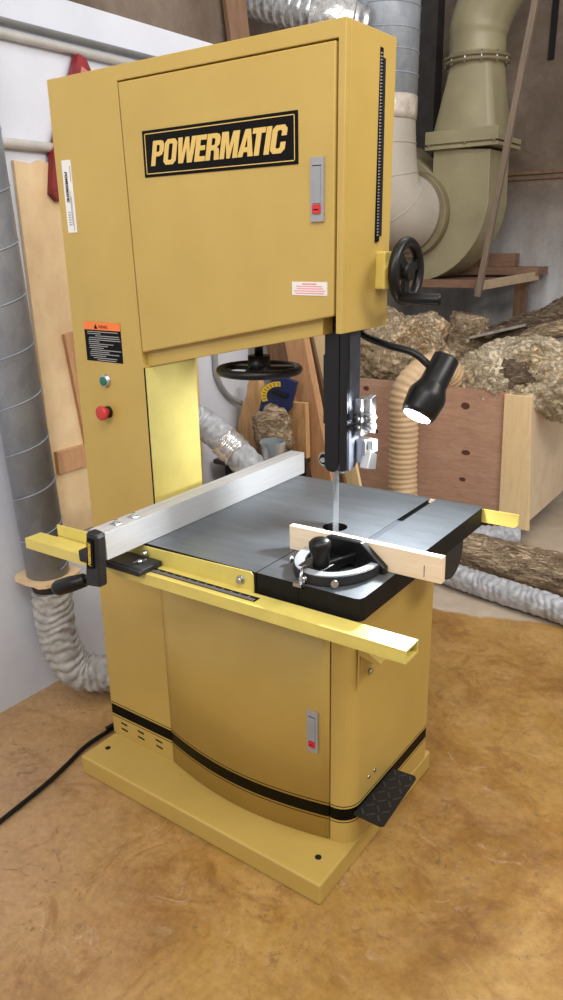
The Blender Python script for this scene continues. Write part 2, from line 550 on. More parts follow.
# --- C-shaped sheet-metal housing: column and arm
prof = [(0.0, 0.066), (0.0, 2.0), (0.877, 2.0), (0.871, 1.4155), (0.8555, 1.4155), (0.856, 1.50), (0.817, 1.50),
        (0.813, 1.409), (0.29, 1.303), (0.271, 1.300), (0.271, 0.066)]
hb = MB()
hb.prism(prof, 0.018, 0.203, 'xzy')
# front flange round the door opening (the door sits flush inside it)
hb.prism([(0.0, 0.066), (0.0, 2.0), (0.877, 2.0), (0.871, 1.4155), (0.8575, 1.4155), (0.8595, 1.9675), (0.2515, 1.9675),
          (0.2675, 1.300), (0.271, 1.300), (0.271, 0.066)], 0.0, 0.0178, 'xzy')
sp(hb, 'housing', 'mustard_band', bevel=0.005, bseg=3)
for zz in (0.116, 0.094):
    for x in (0.055, 0.132, 0.213):
        T = Matrix.Translation((x, -0.001, zz)) @ Matrix.Rotation(0.06, 4, 'Y')
        sp(MB().box(-0.014, 0.014, 0, 0.003, -0.0028, 0.0028, 0, T), 'vent_slot', 'hole')

# --- upper door
ud = sp(MB().prism([(0.2555, 1.964), (0.8555, 1.964), (0.8525, 1.452), (0.2705, 1.338)], -0.002, 0.016, 'xzy'),
        'upper_door', 'mustard', bevel=0.004, bseg=3)
XZ = lambda x, y, z: Matrix(((1, 0, 0, x), (0, 0, -1, y), (0, 1, 0, z), (0, 0, 0, 1)))   # local XY -> world XZ, facing -Y
bd = MB()
bd.box(0.326, 0.767, -0.0035, -0.002, 1.7535, 1.8535, 0)
bx0, bx1, bz0, bz1, bw = 0.3335, 0.7595, 1.7600, 1.8470, 0.0018
for a in ((bx0, bx1, bz0, bz0 + bw), (bx0, bx1, bz1 - bw, bz1), (bx0, bx0 + bw, bz0, bz1), (bx1 - bw, bx1, bz0, bz1)):
    bd.box(a[0], a[1], -0.0042, -0.0033, a[2], a[3], 1)
# heavy slanted capitals drawn as outlines on a 100-high grid
def letters():
    G = {}
    G['P'] = (64, [[(0, 0), (0, 100), (42, 100), (58, 95), (64, 80), (64, 58), (57, 43), (42, 37), (24, 37), (24, 0)]], [[(24, 55), (24, 82), (36, 82), (40, 78), (40, 59), (36, 55)]])
    G['O'] = (68, [[(14, 0), (0, 14), (0, 86), (14, 100), (54, 100), (68, 86), (68, 14), (54, 0)]], [[(24, 22), (28, 18), (40, 18), (44, 22), (44, 78), (40, 82), (28, 82), (24, 78)]])
    G['W'] = (96, [[(12, 0), (0, 100), (24, 100), (28, 40), (38, 100), (58, 100), (68, 40), (72, 100), (96, 100), (84, 0), (58, 0), (48, 58), (38, 0)]], [])
    G['E'] = (54, [[(0, 0), (0, 100), (54, 100), (54, 81), (24, 81), (24, 60), (50, 60), (50, 42), (24, 42), (24, 19), (54, 19), (54, 0)]], [])
    G['R'] = (68, [[(0, 0), (0, 100), (44, 100), (60, 95), (66, 82), (66, 62), (60, 52), (52, 48), (62, 42), (65, 32), (68, 0), (43, 0), (41, 30), (37, 37), (24, 37), (24, 0)]], [[(24, 56), (24, 82), (36, 82), (41, 78), (41, 60), (36, 56)]])
    G['M'] = (86, [[(0, 0), (0, 100), (32, 100), (43, 45), (54, 100), (86, 100), (86, 0), (63, 0), (63, 62), (51, 0), (35, 0), (23, 62), (23, 0)]], [])
    G['A'] = (74, [[(0, 0), (24, 100), (50, 100), (74, 0), (49, 0), (46, 17), (28, 17), (25, 0)]], [[(31, 35), (43, 35), (37, 72)]])
    G['T'] = (60, [[(18, 0), (18, 80), (0, 80), (0, 100), (60, 100), (60, 80), (42, 80), (42, 0)]], [])
    G['I'] = (24, [[(0, 0), (0, 100), (24, 100), (24, 0)]], [])
    G['C'] = (66, [[(14, 0), (0, 14), (0, 86), (14, 100), (52, 100), (66, 86), (66, 62), (43, 62), (43, 78), (39, 82), (28, 82), (24, 78), (24, 22), (28, 18), (39, 18), (43, 22), (43, 40), (66, 40), (66, 14), (52, 0)]], [])
    return G
GL = letters()
def heavy_text(mb, s, width, height, T, mi, depth=0.0, slant=0.22, gap=3):
    """draws slanted capitals; holes cut by bridging each counter to its outline"""
    kern = {'AT': -17, 'WE': -3, 'MA': -2}
    total = sum(GL[c][0] for c in s) + gap * (len(s) - 1) + sum(kern.get(s[i:i + 2], 0) for i in range(len(s)))
    kx = (width - slant * height) / total; ky = height / 100.0
    x = 0.0
    for ci, c in enumerate(s):
        w, outs, holes = GL[c]
        for o in outs:
            loops = [o] + list(holes)
            pts = [((x + p[0]) * kx + p[1] * ky * slant, p[1] * ky, depth) for q in loops for p in q]
            tris = tessellate_polygon([[Vector((p[0], p[1], 0)) for p in q] for q in loops])
            fs = []
            for tr in tris:
                a, b, d = (Vector(pts[i]) for i in tr)
                fs.append(tr if (b - a).cross(d - a).z > 0 else tr[::-1])
            mb.add(pts, fs, mi, False, T)
        x += w + gap + kern.get(s[ci:ci + 2], 0)
heavy_text(bd, 'POWERMATIC', 0.395, 0.053, XZ(0.349, -0.0040, 1.777), 1)
sp(bd, 'badge', ['labelblack', 'gold'], ud, label='black rectangular badge with gold slanted lettering')

def latch(x0, x1, z0, z1, y, parent):
    w = x1 - x0; h = z1 - z0
    mb = MB()
    mb.box(x0, x1, y - 0.006, y, z0, z1, 0)
    mb.box(x0 + w * .2, x1 - w * .2, y - 0.0085, y - 0.005, z0 + h * .29, z1 - h * .14, 1)
    mb.box(x0 + w * .2, x1 - w * .2, y - 0.0095, y - 0.005, z0 + h * .13, z0 + h * .27, 2)
    mb.box(x0 + w * .3, x1 - w * .3, y - 0.0098, y - 0.0094, z0 + h * .18, z0 + h * .20, 3)
    mb.box(x0 + w * .15, x1 - w * .15, y - 0.0064, y - 0.0058, z1 - h * .135, z1 - h * .12, 4)
    return sp(mb, 'latch', ['grey', 'greydk', 'red', 'labelblack', 'labelblack'], parent, bevel=0.001, label='grey plastic latch with a red push tab')
latch(0.799, 0.831, 1.641, 1.763, -0.002, ud)

cl = MB()
cl.box(0.748, 0.838, -0.0032, -0.002, 1.4935, 1.5215, 0)
for k, (a, b) in enumerate(((.3, .7), (.12, .86), (.14, .88), (.06, .94), (.1, .92))):
    zz = 1.5175 - k * 0.0048
    cl.box(0.748 + .09 * a, 0.748 + .09 * b, -0.0036, -0.003, zz - 0.0013, zz + 0.0005, 1 if k != 0 else 2)
sp(cl, 'caution_label', ['white', 'pinkprint', 'red'], ud, label='small white label with red print')

# --- labels and buttons on the column
wl = MB()
wl.box(0.0515, 0.194, -0.001, 0.0005, 1.3035, 1.4085, 0)
wl.box(0.0515, 0.194, -0.0016, -0.0005, 1.388, 1.4085, 1)
wl.prism([(0.092, 1.391), (0.106, 1.391), (0.099, 1.403)], -0.0022, -0.0012, 'xzy', 0)
wl.text('WARNING', 0.036, 0.0085, XZ(0.110, -0.0018, 1.3925), 0, depth=0.0003)
for k, (a, b) in enumerate(((.08, .92), (.08, .45), (.3, .95), (.12, .96), (.1, .98), (.1, .4), (.1, .78), (.12, .62), (.1, .5), (.16, .98), (.12, .65), (.1, .92), (.12, .55), (.2, .85), (.3, .82))):
    zz = 1.384 - k * 0.0054
    wl.box(0.0515 + .1425 * a, 0.0515 + .1425 * b, -0.0014, -0.0005, zz - 0.0022, zz, 2)
sp(wl, 'warning_label', ['labelblack', 'orange', 'labelgrey'], label='black and orange warning label')

nl = MB()
nl.box(0.026, 0.061, -0.001, 0.0005, 1.637, 1.812, 0)
R90 = lambda x, y, z: Matrix(((0, 1, 0, x), (0, 0, -1, y), (-1, 0, 0, z), (0, 0, 0, 1)))   # reads downwards
heavy_text(nl, 'POWERMATIC', 0.075, 0.010, R90(0.034, -0.0015, 1.785), 1)
for k, (a, b) in enumerate(((.42, .9), (.5, .98), (.08, .3))):
    nl.box(0.047 + .004 * k, 0.0495 + .004 * k, -0.0014, -0.0005, 1.812 - .175 * b, 1.812 - .175 * a, 2)
for k in range(6):
    nl.box(0.034, 0.044, -0.0014, -0.0005, 1.655 + k * .006, 1.658 + k * .006, 2)
sp(nl, 'name_plate', ['white', 'labelblack', 'labelgrey'], label='narrow white upright name label')

pb = sp(MB().lathe([(0, .0175), (.25, .0175), (.3, .0165), (.8, .0155), (.82, .0135)], (0.121, 0.001, 1.252), (0.121, -0.014, 1.252), 28),
        'push_button', 'steel', label='green start button in a silver ring')
sp(MB().lathe([(0, .0125), (.8, .0125), (1, .011)], (0.121, -0.0105, 1.252), (0.121, -0.0145, 1.252), 28), 'button_cap', 'green', pb)
pb = sp(MB().lathe([(0, .0165), (.6, .0165), (1, .0155)], (0.119, 0.001, 1.165), (0.119, -0.012, 1.165), 28), 'push_button', 'black', label='red mushroom stop button')
sp(MB().lathe([(0, .013), (.3, .014), (.55, .019), (.75, .0205), (.93, .0195), (1, .016)], (0.121, -0.008, 1.166), (0.121, -0.034, 1.166), 32), 'button_cap', 'redcap', pb)

# --- lower cabinet with the bowed door
def bow(x):
    s = (x - 0.267) / (0.849 - 0.267)
    return -0.042 * math.sin(PI * min(1, max(0, s))) ** 0.9
out = [(0.2735, 0.004)]
NB = 24
door_out = [(0.2745 + (0.8475 - 0.2745) * k / NB, 0) for k in range(NB + 1)]
door_out = [(x, bow(x)) for x, _ in door_out]
corner = [(0.8515, 0.0)] + [(0.856 + 0.055 * math.sin(PI / 2 * k / 10), 0.055 - 0.055 * math.cos(PI / 2 * k / 10)) for k in range(11)] + [(0.911, 0.462), (0.276, 0.462), (0.276, 0.03)]
cab = MB().prism([(0.2735, 0.015)] + [(0.8515, 0.015)] + corner + [(0.2735, 0.205)], 0.066, 0.866, 'xyz', 0, smooth=False)
sp(cab, 'lower_cabinet', 'mustard_band')
dr = MB().prism(door_out + [(0.8475, 0.014), (0.2745, 0.014)], 0.069, 0.858, 'xyz', 0)
ld = sp(dr, 'lower_door', 'mustard_band')
for o_ in (ld,):
    for p in o_.data.polygons:
        if len(p.vertices) == 4 and abs(p.normal.z) < 0.1 and p.normal.y < -0.9:
            p.use_smooth = True
latch(0.788, 0.820, 0.340, 0.462, bow(0.80) + 0.002, ld)

# --- inner column side: lamp light painted on as a brighter yellow panel
sp(MB().box(0.2705, 0.2735, 0.0035, 0.199, 0.868, 1.2965), 'lamplit_column_panel', 'lemon', label='inner side panel of the column, lamp light painted in as brighter yellow')
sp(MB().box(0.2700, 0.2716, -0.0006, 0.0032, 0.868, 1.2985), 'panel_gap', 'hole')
# --- black scale rack on the right side of the housing
rk = MB()
rk.box(0.8735, 0.8775, 0.133, 0.146, 1.600, 1.972, 0)
rk.box(0.8735, 0.8766, 0.1475, 0.1585, 1.612, 1.955, 1)
for k in range(58):
    zz = 1.612 + k * 0.0061
    rk.prism([(0.1345, zz), (0.1445, zz + 0.0026), (0.1345, zz + 0.0034)], 0.8774, 0.8782, 'yzx', 2)
rko = sp(rk, 'guide_rack', ['labelblack', 'hole', 'greydk'], label='black toothed rack strip')
rko.rotation_euler = (0, 0, 0)

# --- guide-post handwheel on the right
sp(MB().box(0.870, 0.896, 0.142, 0.178, 1.500, 1.580).cyl((0.90, 0.165, 1.535), (0.916, 0.165, 1.535), 0.022, 20), 'wheel_bracket', 'bracket_yellow', bevel=0.004)
wc = Vector((0.935, 0.168, 1.537))
hw = MB()
hw.torus(wc, (1, 0, 0), 0.061, 0.0122, 48, 12)
hw.cyl(wc + Vector((-0.025, 0, 0)), wc + Vector((0.012, 0, 0)), 0.019, 24)
for k in range(3):
    a = 0.35 + k * 2 * PI / 3
    d = Vector((0, math.cos(a), math.sin(a)))
    hw.bar(wc + d * 0.012, wc + d * 0.062, 0.021, 0.011, 0, up=(1, 0, 0))
hwo = sp(hw, 'handwheel', 'black', label='black guide-post handwheel on the right side')
hp = wc + Vector((-0.010, -0.036, -0.053))
gr = sp(MB().cyl(hp + Vector((0.0, 0, 0)), hp + Vector((0.018, 0, 0)), 0.007, 16, 1)
        .lathe([(0, .008), (.05, .0115), (.5, .0122), (.95, .0125), (1, .010)], hp + Vector((0.012, 0, 0)), hp + Vector((0.112, 0, -0.002)), 24, 0), 'crank_handle', ['black', 'steel'], hwo)

# --- blade-tension handwheel under the arm
tc = Vector((0.57, 0.105, 1.303))
tw = MB()
tw.torus(tc, (0, 0, 1), 0.098, 0.0105, 56, 12)
tw.cyl(tc + Vector((0, 0, -0.012)), tc + Vector((0, 0, 0.035)), 0.028, 24)
tw.cyl(tc + Vector((0, 0, 0.03)), tc + Vector((0, 0, 0.09)), 0.011, 16)
for k in range(3):
    a = 0.9 + k * 2 * PI / 3
    d = Vector((math.cos(a), math.sin(a), 0))
    tw.bar(tc + d * 0.02 + Vector((0, 0, 0.004)), tc + d * 0.094, 0.034, 0.010)
sp(tw, 'handwheel', 'black', label='black tension handwheel below the arm')

# --- guide post and blade guard
def tongue(x0, x1, ztop, zbot, n=10):
    r = (x1 - x0) / 2; cx = (x0 + x1) / 2
    return [(x0, ztop)] + [(cx + r * math.cos(PI + PI * k / n), zbot + min(r, .016) + min(r, .016) * math.sin(PI + PI * k / n)) for k in range(n + 1)] + [(x1, ztop)]
sp(MB().box(0.812, 0.850, 0.072, 0.112, 1.105, 1.60), 'guide_post', 'postblack', bevel=0.003)
gd = MB()
gd.prism(tongue(0.793, 0.832, 1.498, 1.086), 0.058, 0.062, 'xzy')
gd.prism(tongue(0.8345, 0.8555, 1.413, 1.092), 0.056, 0.066, 'xzy')
gd.box(0.788, 0.793, 0.060, 0.085, 1.20, 1.36)
sp(gd, 'blade_guard', 'postblack', bevel=0.0015)
gs = MB()
gs.prism([(0.066, 1.413), (0.112, 1.413), (0.112, 1.12), (0.098, 1.098), (0.066, 1.092)], 0.8515, 0.8555, 'yzx')
sp(gs, 'post_plate', 'litsteel', bevel=0.0015)

gm = MB()
gm.box(0.8555, 0.876, 0.085, 0.125, 1.175, 1.262, 0)
gm.prism([(0.10, 1.262), (0.125, 1.268), (0.125, 1.175), (0.10, 1.185)], 0.876, 0.892, 'yzx', 0)
gm.box(0.856, 0.882, 0.095, 0.130, 1.108, 1.165, 0)
gm.box(0.882, 0.897, 0.105, 0.128, 1.135, 1.163, 1)
gm.prism([(0.085, 1.10), (0.125, 1.09), (0.13, 1.125), (0.10, 1.14)], 0.872, 0.895, 'yzx', 0)
sp(gm, 'blade_guide', ['steel', 'greydk'], bevel=0.002, label='silver blade guide bracket lit by the lamp')
for (z, y) in ((1.222, 0.090), (1.200, 0.092)):
    sp(MB().lathe([(0, .006), (.5, .006), (.55, .010), (.95, .010), (1, .008)], (0.874, y + .012, z), (0.905, y, z), 16)
       .lathe([(0, .008), (1, .008)], (0.866, y - .012, z), (0.874, y - .026, z - .002), 14, 1), 'thumb_screw', ['steel', 'black'])
bg = MB()
bg.torus((0.776, 0.085, 1.106), (0.25, 1, 0), 0.0155, 0.0035, 28, 8, 0)
bg.cyl((0.776, 0.080, 1.106), (0.776, 0.094, 1.106), 0.012, 20, 1)
bg.cyl((0.776, 0.075, 1.106), (0.776, 0.084, 1.106), 0.006, 12, 0)
bg.bar((0.772, 0.092, 1.106), (0.815, 0.092, 1.112), 0.012, 0.014, 0)
bg.torus((0.829, 0.075, 1.094), (0.3, 1, 0), 0.010, 0.003, 24, 8, 0)
sp(bg, 'guide_bearing', ['steel', 'black'])

# --- blade, with teeth towards the front
zz0, zz1, pit = 0.885, 1.16, 0.0085
poly = [(0.116, zz0), (0.116, zz1)]
n = int((zz1 - zz0) / pit)
for k in range(n):
    z = zz1 - k * pit
    poly += [(0.0925, z), (0.0925, z - pit * .35), (0.0885, z - pit * .9)]
poly.append((0.0925, zz0))
sp(MB().prism(poly, 0.7975, 0.7987, 'yzx'), 'blade', 'blade')

# ------------------------------------------------------------------ table frame (slightly out of level)
TY, TYAW = 0.014, 0.0098
TM = Matrix.Translation((0.798, 0.1, 0.931)) @ Matrix.Rotation(TYAW, 4, 'Z') @ Matrix.Rotation(-TY, 4, 'Y')
def tp(a, b, c):
    return TM @ Vector((a, b, c))
bf, bb, al, ar = -0.326, 0.332, -0.352, 0.2566
s0, s1 = 0.107, 0.124
hr = 0.031
tb = MB()
left = [(al, bf), (-0.0012, bf)]
left += [(hr * math.cos(-PI / 2 - 0.04 - 2 * (PI - .04) * k / 40), hr * math.sin(-PI / 2 - 0.04 - 2 * (PI - .04) * k / 40)) for k in range(41)]
left += [(0.0012, bf), (s0, bf), (s0, bb), (al, bb)]
tb.prism(left, -0.05, 0.0, 'xyz', 1, 0, TM)
cr = [(ar - .014, bf), (ar - .004, bf + .004), (ar, bf + .014)]
tb.prism([(s1, bf)] + cr + [(ar, bb - .012), (ar - .003, bb - .003), (ar - .012, bb), (s1, bb)], -0.05, 0.0, 'xyz', 1, 0, TM)
tb.box(s0 - .0002, s1 + .0002, bf + 0.001, bb - 0.001, -0.05, -0.010, 1, TM)
tb.box(-0.036, 0.036, -0.036, 0.036, -0.058, -0.026, 2, TM)
tb.box(s0, s1, bb - 0.014, bb - 0.0005, -0.012, -0.002, 3, TM)
sp(tb, 'table', ['iron', 'skirt', 'hole', 'shelfpale'])
# trunnion below the table, and the saddle that carries it on the cabinet
tr = MB()
tr.prism([(0.19, -0.05)] + [(0.265 + 0.072 * math.cos(PI + PI * k / 16), -0.115 + 0.078 * math.sin(PI + PI * k / 16)) for k in range(17)] + [(0.337, -0.05)], 0.185, 0.205, 'yzx', 0, None, TM)
tr.box(-0.20, 0.08, -0.08, 0.28, -0.075, -0.05, 0, TM)
tr.box(0.05, 0.19, 0.22, 0.30, -0.12, -0.05, 0, TM)
sp(tr, 'trunnion', 'blackcast', bevel=0.004)

# --- front rail: hollow square tube, angle bracket, ruler
ra0, ra1, rb0, rb1, rc0, rc1 = -0.716, 0.386, -0.389, -0.338, -0.0705, -0.0430
w = 0.004
ft = MB()
ft.box(ra0, ra1, rb0, rb1, rc1 - w, rc1, 0, TM); ft.box(ra0, ra1, rb0, rb1, rc0, rc0 + w, 0, TM)
ft.box(ra0, ra1, rb0, rb0 + w, rc0 + w * .9, rc1 - w * .9, 0, TM); ft.box(ra0, ra1, rb1 - w, rb1, rc0 + w * .9, rc1 - w * .9, 0, TM)
ft.box(ra1 - 0.04, ra1 - 0.035, rb0 + w * .9, rb1 - w * .9, rc0 + w * .9, rc1 - w * .9, 1, TM)
ft.box(ra0 + .002, ra0 + .006, rb0 + w * .9, rb1 - w * .9, rc0 + w * .9, rc1 - w * .9, 0, TM)
ft.add([tp(-.28, rb0 - .0004, -.0535), tp(-.12, rb0 - .0004, -.0535), tp(-.12, rb0 - .0004, -.0575), tp(-.28, rb0 - .0004, -.0575)], [(0, 3, 2, 1)], 2)
rl = sp(ft, 'fence_rail', ['rail_yellow', 'greydk', 'bracket_yellow'])
ru = MB()
ru.box(-0.29, 0.028, -0.3740, -0.3530, rc1, rc1 + 0.0008, 0, TM)
for k in range(52):
    a = -0.286 + k * 0.006
    ru.box(a, a + 0.0026, -0.3720, -0.3720 + (0.016 if k % 4 == 0 else 0.010), rc1 + 0.0007, rc1 + 0.0011, 1, TM)
sp(ru, 'ruler', ['labelblack', 'grey'], rl, label='black ruler tape with pale ticks')
ab = MB()
ab.prism([(-0.655, -0.043), (-0.655, -0.012), (-0.012, 0.000), (-0.006, -0.006), (-0.006, -0.046)], -0.3305, -0.3265, 'xzy', 0, None, TM)
ab.box(-0.655, -0.006, -0.3386, -0.3265, -0.0485, -0.0445, 0, TM)
abo = sp(ab, 'rail_bracket', 'rail_yellow', bevel=0.0012)
sp(MB().cyl(tp(-0.040, -0.332, -0.024), tp(-0.040, -0.3335, -0.024), 0.0105, 24).cyl(tp(-0.040, -0.333, -0.024), tp(-0.040, -0.341, -0.024), 0.0068, 6), 'bolt', 'steel', abo, label='silver hex bolt with washer')
rr_ = MB()
rr_.prism([(-0.30, -0.012), (-0.30, -0.045), (0.340, -0.045), (0.347, -0.041), (0.3505, -0.034), (0.3505, -0.0085), (0.346, -0.007)], 0.3335, 0.3385, 'xzy', 0, None, TM)
sp(rr_, 'rear_rail', 'rail_yellow', bevel=0.001)

# --- foot pedal and small bracket on the right side
pd = MB()
pd.prism([(0.9105, 0.022), (0.990, 0.022), (0.997, 0.030), (0.985, 0.240), (0.978, 0.247), (0.9105, 0.240)], 0.163, 0.169, 'xyz', 0)
pd.box(0.908, 0.93, 0.05, 0.21, 0.135, 0.164, 1)
for i in range(7):
    for j in range(3):
        c_ = Vector((0.926 + j * 0.024 + (0.006 if i % 2 else 0), 0.042 + i * 0.031, 0.169))
        d_ = Vector((0.009, 0.011 if (i + j) % 2 else -0.011, 0))
        pd.bar(c_ - d_ * .8, c_ + d_ * .8, 0.0045, 0.002, 2)
sp(pd, 'foot_pedal', ['diamond', 'black', 'pedalrib'], label='black diamond-plate foot pedal')
hk = MB()
hk.prism([(0.9105, 0.545), (0.9145, 0.545), (0.9145, 0.66), (0.9105, 0.66)], 0.028, 0.034, 'xzy')
hk.prism([(0.034, 0.595), (0.115, 0.585), (0.105, 0.665), (0.034, 0.672)], 0.9145, 0.917, 'yzx')
hk.prism([(0.912, 0.640), (0.965, 0.628), (0.972, 0.632), (0.972, 0.638), (0.914, 0.668)], 0.030, 0.105, 'xzy')
hko = sp(hk, 'stop_bracket', 'mustard', bevel=0.0015)
sp(MB().cyl((0.911, 0.089, 0.567), (0.918, 0.089, 0.567), 0.008, 6), 'bolt', 'steel', hko)
for y in (0.098, 0.130):
    sp(MB().cyl((0.910, y, 0.236), (0.914, y, 0.236), 0.0055, 6), 'pedal_screw', 'steel')

# ================================================================== rip fence
rot = TM.to_euler()
fence = empty('rip_fence', tp(-0.35, -0.05, 0), 'long silver aluminium rip fence with black clamp head lying across the bandsaw table', 'fence', rot=rot)
# local frame: a' = a + .35, b' = b + .05
fe = MB()
fx0, fx1, fy0, fy1 = -0.028, 0.021, -0.3985, 0.412
fe.box(fx0, fx1, fy0, fy1, 0.001, 0.0665, 0)
fe.box(fx0 + .006, fx1 - .006, fy0 - .0008, fy1 + .0008, 0.008, 0.060, 1)
fe.box(fx0 + .019, fx0 + .0205, fy0 + .001, fy1 - .001, 0.0662, 0.0668, 2)
fe.build('fence_beam', ['alu', 'hole', 'greydk'], fence, 0.0025)
hd = MB()
hd.prism([(-0.036, -0.066), (0.014, -0.06), (0.023, 0.06), (0.018, 0.071), (-0.008, 0.073), (-0.014, 0.066)], -0.424, -0.399, 'xzy')
hd.box(-0.082, -0.020, -0.398, -0.352, -0.026, 0.004)
ho = hd.build('clamp_head', 'blackcast', fence, 0.005, 3)
pm = MB()
pm.prism([(-0.018, -0.018), (0.004, -0.014), (0.011, 0.056), (-0.008, 0.057)], -0.4275, -0.4235, 'xzy', 0)
heavy_text(pm, 'POWERMATIC', 0.058, 0.009, Matrix(((0.10, -1, 0, -0.0025), (0, 0, -1, -0.4280), (1, 0, 0, -0.009), (0, 0, 0, 1))), 1)
pm.build('head_label', ['labelblack', 'dialyellow'], ho)['label'] = 'black strip label with yellow lettering'
hl = MB()
hl.cyl((-0.008, -0.402, -0.040), (-0.053, -0.422, -0.058), 0.0065, 14)
hl.lathe([(0, .008), (.06, .016), (.5, .0195), (.85, .019), (.95, .015), (1, .007)], (-0.042, -0.414, -0.056), (-0.132, -0.440, -0.092), 28)
hl.build('lock_lever', 'black', fence)['label'] = 'black rounded lock lever'
sq = MB()
sq.box(-0.040, 0.078, -0.352, -0.285, -0.0428, -0.028)
sq.box(-0.040, 0.078, -0.362, -0.3395, -0.0428, -0.030)
sq.build('saddle_plate', 'blackcast', fence, 0.003)
ps = MB()
ps.cyl((0.045, -0.325, -0.028), (0.045, -0.325, -0.020), 0.006, 14)
ps.bar((0.034, -0.334, -0.0255), (0.058, -0.314, -0.0195), 0.005, 0.003)
ps.cyl((0.030, -0.292, -0.028), (0.030, -0.292, -0.012), 0.006, 14)
ps.build('pointer_screw', 'steel', fence)
for b in (-0.345, -0.290):
    MB().box(-0.012, 0.010, b - .009, b + .009, 0.0665, 0.0695).cyl((0.0, b, 0.069), (0.0, b, 0.078), 0.0055, 10).build('clamp_nut', 'steel', fence, 0.001)

# ================================================================== mitre gauge
mg = empty('mitre_gauge', tp(0.114, -0.22, 0), 'black mitre gauge with a pale wooden strip standing on the bandsaw table', 'mitre gauge', rot=rot)
# local: a' = a - .114, b' = b + .22
MB().box(-0.128, 0.246, 0.042, 0.0595, 0.0008, 0.0585).box(0.2065, 0.2085, 0.0412, 0.043, 0.008, 0.034, 1).build('wooden_strip', ['pine_x', 'knot'], mg, 0.001)
MB().box(-0.0088, 0.0088, -0.10, 0.345, -0.0095, -0.0008)  .build('slot_bar', 'darksteel', mg, 0.0006)
qd = MB()
NQ = 28
cxq, cyq = 0.020, 0.034
outer = [(cxq + 0.096 * math.cos(PI + PI * k / NQ), cyq - 0.005 + 0.128 * math.sin(PI + PI * k / NQ)) for k in range(NQ + 1)]
inner = [(cxq + 0.070 * math.cos(2 * PI - PI * k / NQ), cyq - 0.005 + 0.098 * math.sin(2 * PI - PI * k / NQ)) for k in range(NQ + 1)]
qd.prism(outer + inner, 0.002, 0.022, 'xyz', 0)
qd.prism([(p[0] * 0.97, p[1] * 0.97) for p in outer] + [(p[0] * 1.05, p[1] * 1.05) for p in inner], 0.0215, 0.0235, 'xyz', 1)
qd.build('protractor_arc', ['blackcast', 'greydk'], mg, 0.001)
mh = MB()
mh.prism([(-0.074, 0.001), (-0.074, 0.012), (-0.014, 0.062), (0.070, 0.062), (0.126, 0.016), (0.126, 0.001)], 0.022, 0.041, 'xzy')
mh.prism([(-0.035, 0.03), (-0.03, -0.075), (0.03, -0.075), (0.04, 0.03)], 0.004, 0.024, 'xyz')
mh.bar((-0.030, 0.028, 0.024), (0.000, -0.055, 0.016), 0.012, 0.020)
mh.bar((0.055, 0.028, 0.028), (0.012, -0.05, 0.016), 0.012, 0.020)
mh.build('gauge_head', 'black', mg, 0.003)
kb = MB()
kb.lathe([(0, .014), (.15, .0175), (.45, .0185), (.75, .0235), (.88, .023), (.96, .017), (1, .009)], (0.014, -0.046, 0.010), (0.012, -0.050, 0.086), 28, 0)
kb.build('knob', ['black', 'greydk'], mg)['label'] = 'glossy black knob'
for a in (205, 262, 300):
    x = cxq + 0.099 * math.cos(math.radians(a)); y = cyq - 0.005 + 0.131 * math.sin(math.radians(a))
    d = Vector((math.cos(math.radians(a)), math.sin(math.radians(a)), 0))
    p = Vector((x, y, 0.012))
    MB().cyl(p - d * .012, p + d * .005, 0.0055, 12).cyl(p + d * .004, p + d * .009, 0.008, 12).build('stop_screw', 'steel', mg)
hkp = MB()
hkp.tube(smoothpath([(-0.012, -0.062, 0.020), (-0.004, -0.085, 0.030), (0.004, -0.108, 0.026), (0.006, -0.114, 0.006)], 5), 0.0035, 10)
hkp.box(-0.008, 0.012, -0.122, -0.108, 0.0005, 0.008)
hkp.build('flip_stop', 'steel', mg)

# ================================================================== work lamp
lamp = empty('work_lamp', (0.86, 0.205, 1.40), 'black gooseneck work lamp with lit lens beside the bandsaw guide post', 'lamp')
LI = Matrix.Translation((-0.86, -0.205, -1.40))
def lpart(mb, name, mats, parent=None, bevel=0.0):
    o = mb.build(name, mats, parent or lamp, bevel)
    if parent is None: o.matrix_parent_inverse = LI
    return o
lpart(MB().tube(smoothpath([(0.795, 0.215, 1.43), (0.803, 0.21, 1.392), (0.872, 0.21, 1.370), (0.938, 0.215, 1.355), (0.985, 0.225, 1.318)], 8), 0.0085, 14), 'gooseneck', 'black')
LD = Vector((-0.20, -0.53, -0.82)).normalized()
LA = Vector((1.013, 0.232, 1.348))
LB = LA + LD * 0.150
hdl = MB().lathe([(0, .028), (.02, .0305), (.46, .032), (.50, .034), (.62, .0425), (.70, .0445), (.93, .041), (1, .038)], LA, LB, 36, 0, ends=True)
hdl.lathe([(0, .024), (1, .024)], LA - LD * 0.001, LA, 28, 1)
lh = lpart(hdl, 'lamp_head', ['black', 'greydk'])
lpart(MB().lathe([(0, .0325), (.6, .031), (1, .022)], LB - LD * .0005, LB + LD * 0.008, 32), 'lens', 'lens', lh)

# ================================================================== power cord
tag(MB().tube(smoothpath([(0.02, -0.75, .011), (-0.013, -0.44, .011), (-0.034, -0.262, .011), (-0.055, -0.16, .011), (-0.078, -0.06, .012), (-0.075, 0.06, .014), (-0.055, 0.15, 0.025), (-0.028, 0.21, 0.06), (-0.012, 0.23, 0.13)], 8), 0.0075, 12)
    .bar((-0.078, 0.03, 0.028), (-0.068, 0.09, 0.030), 0.012, 0.006).build('power_cord', 'black'),
    'thick black power cord lying on the floor left of the bandsaw', 'cord')

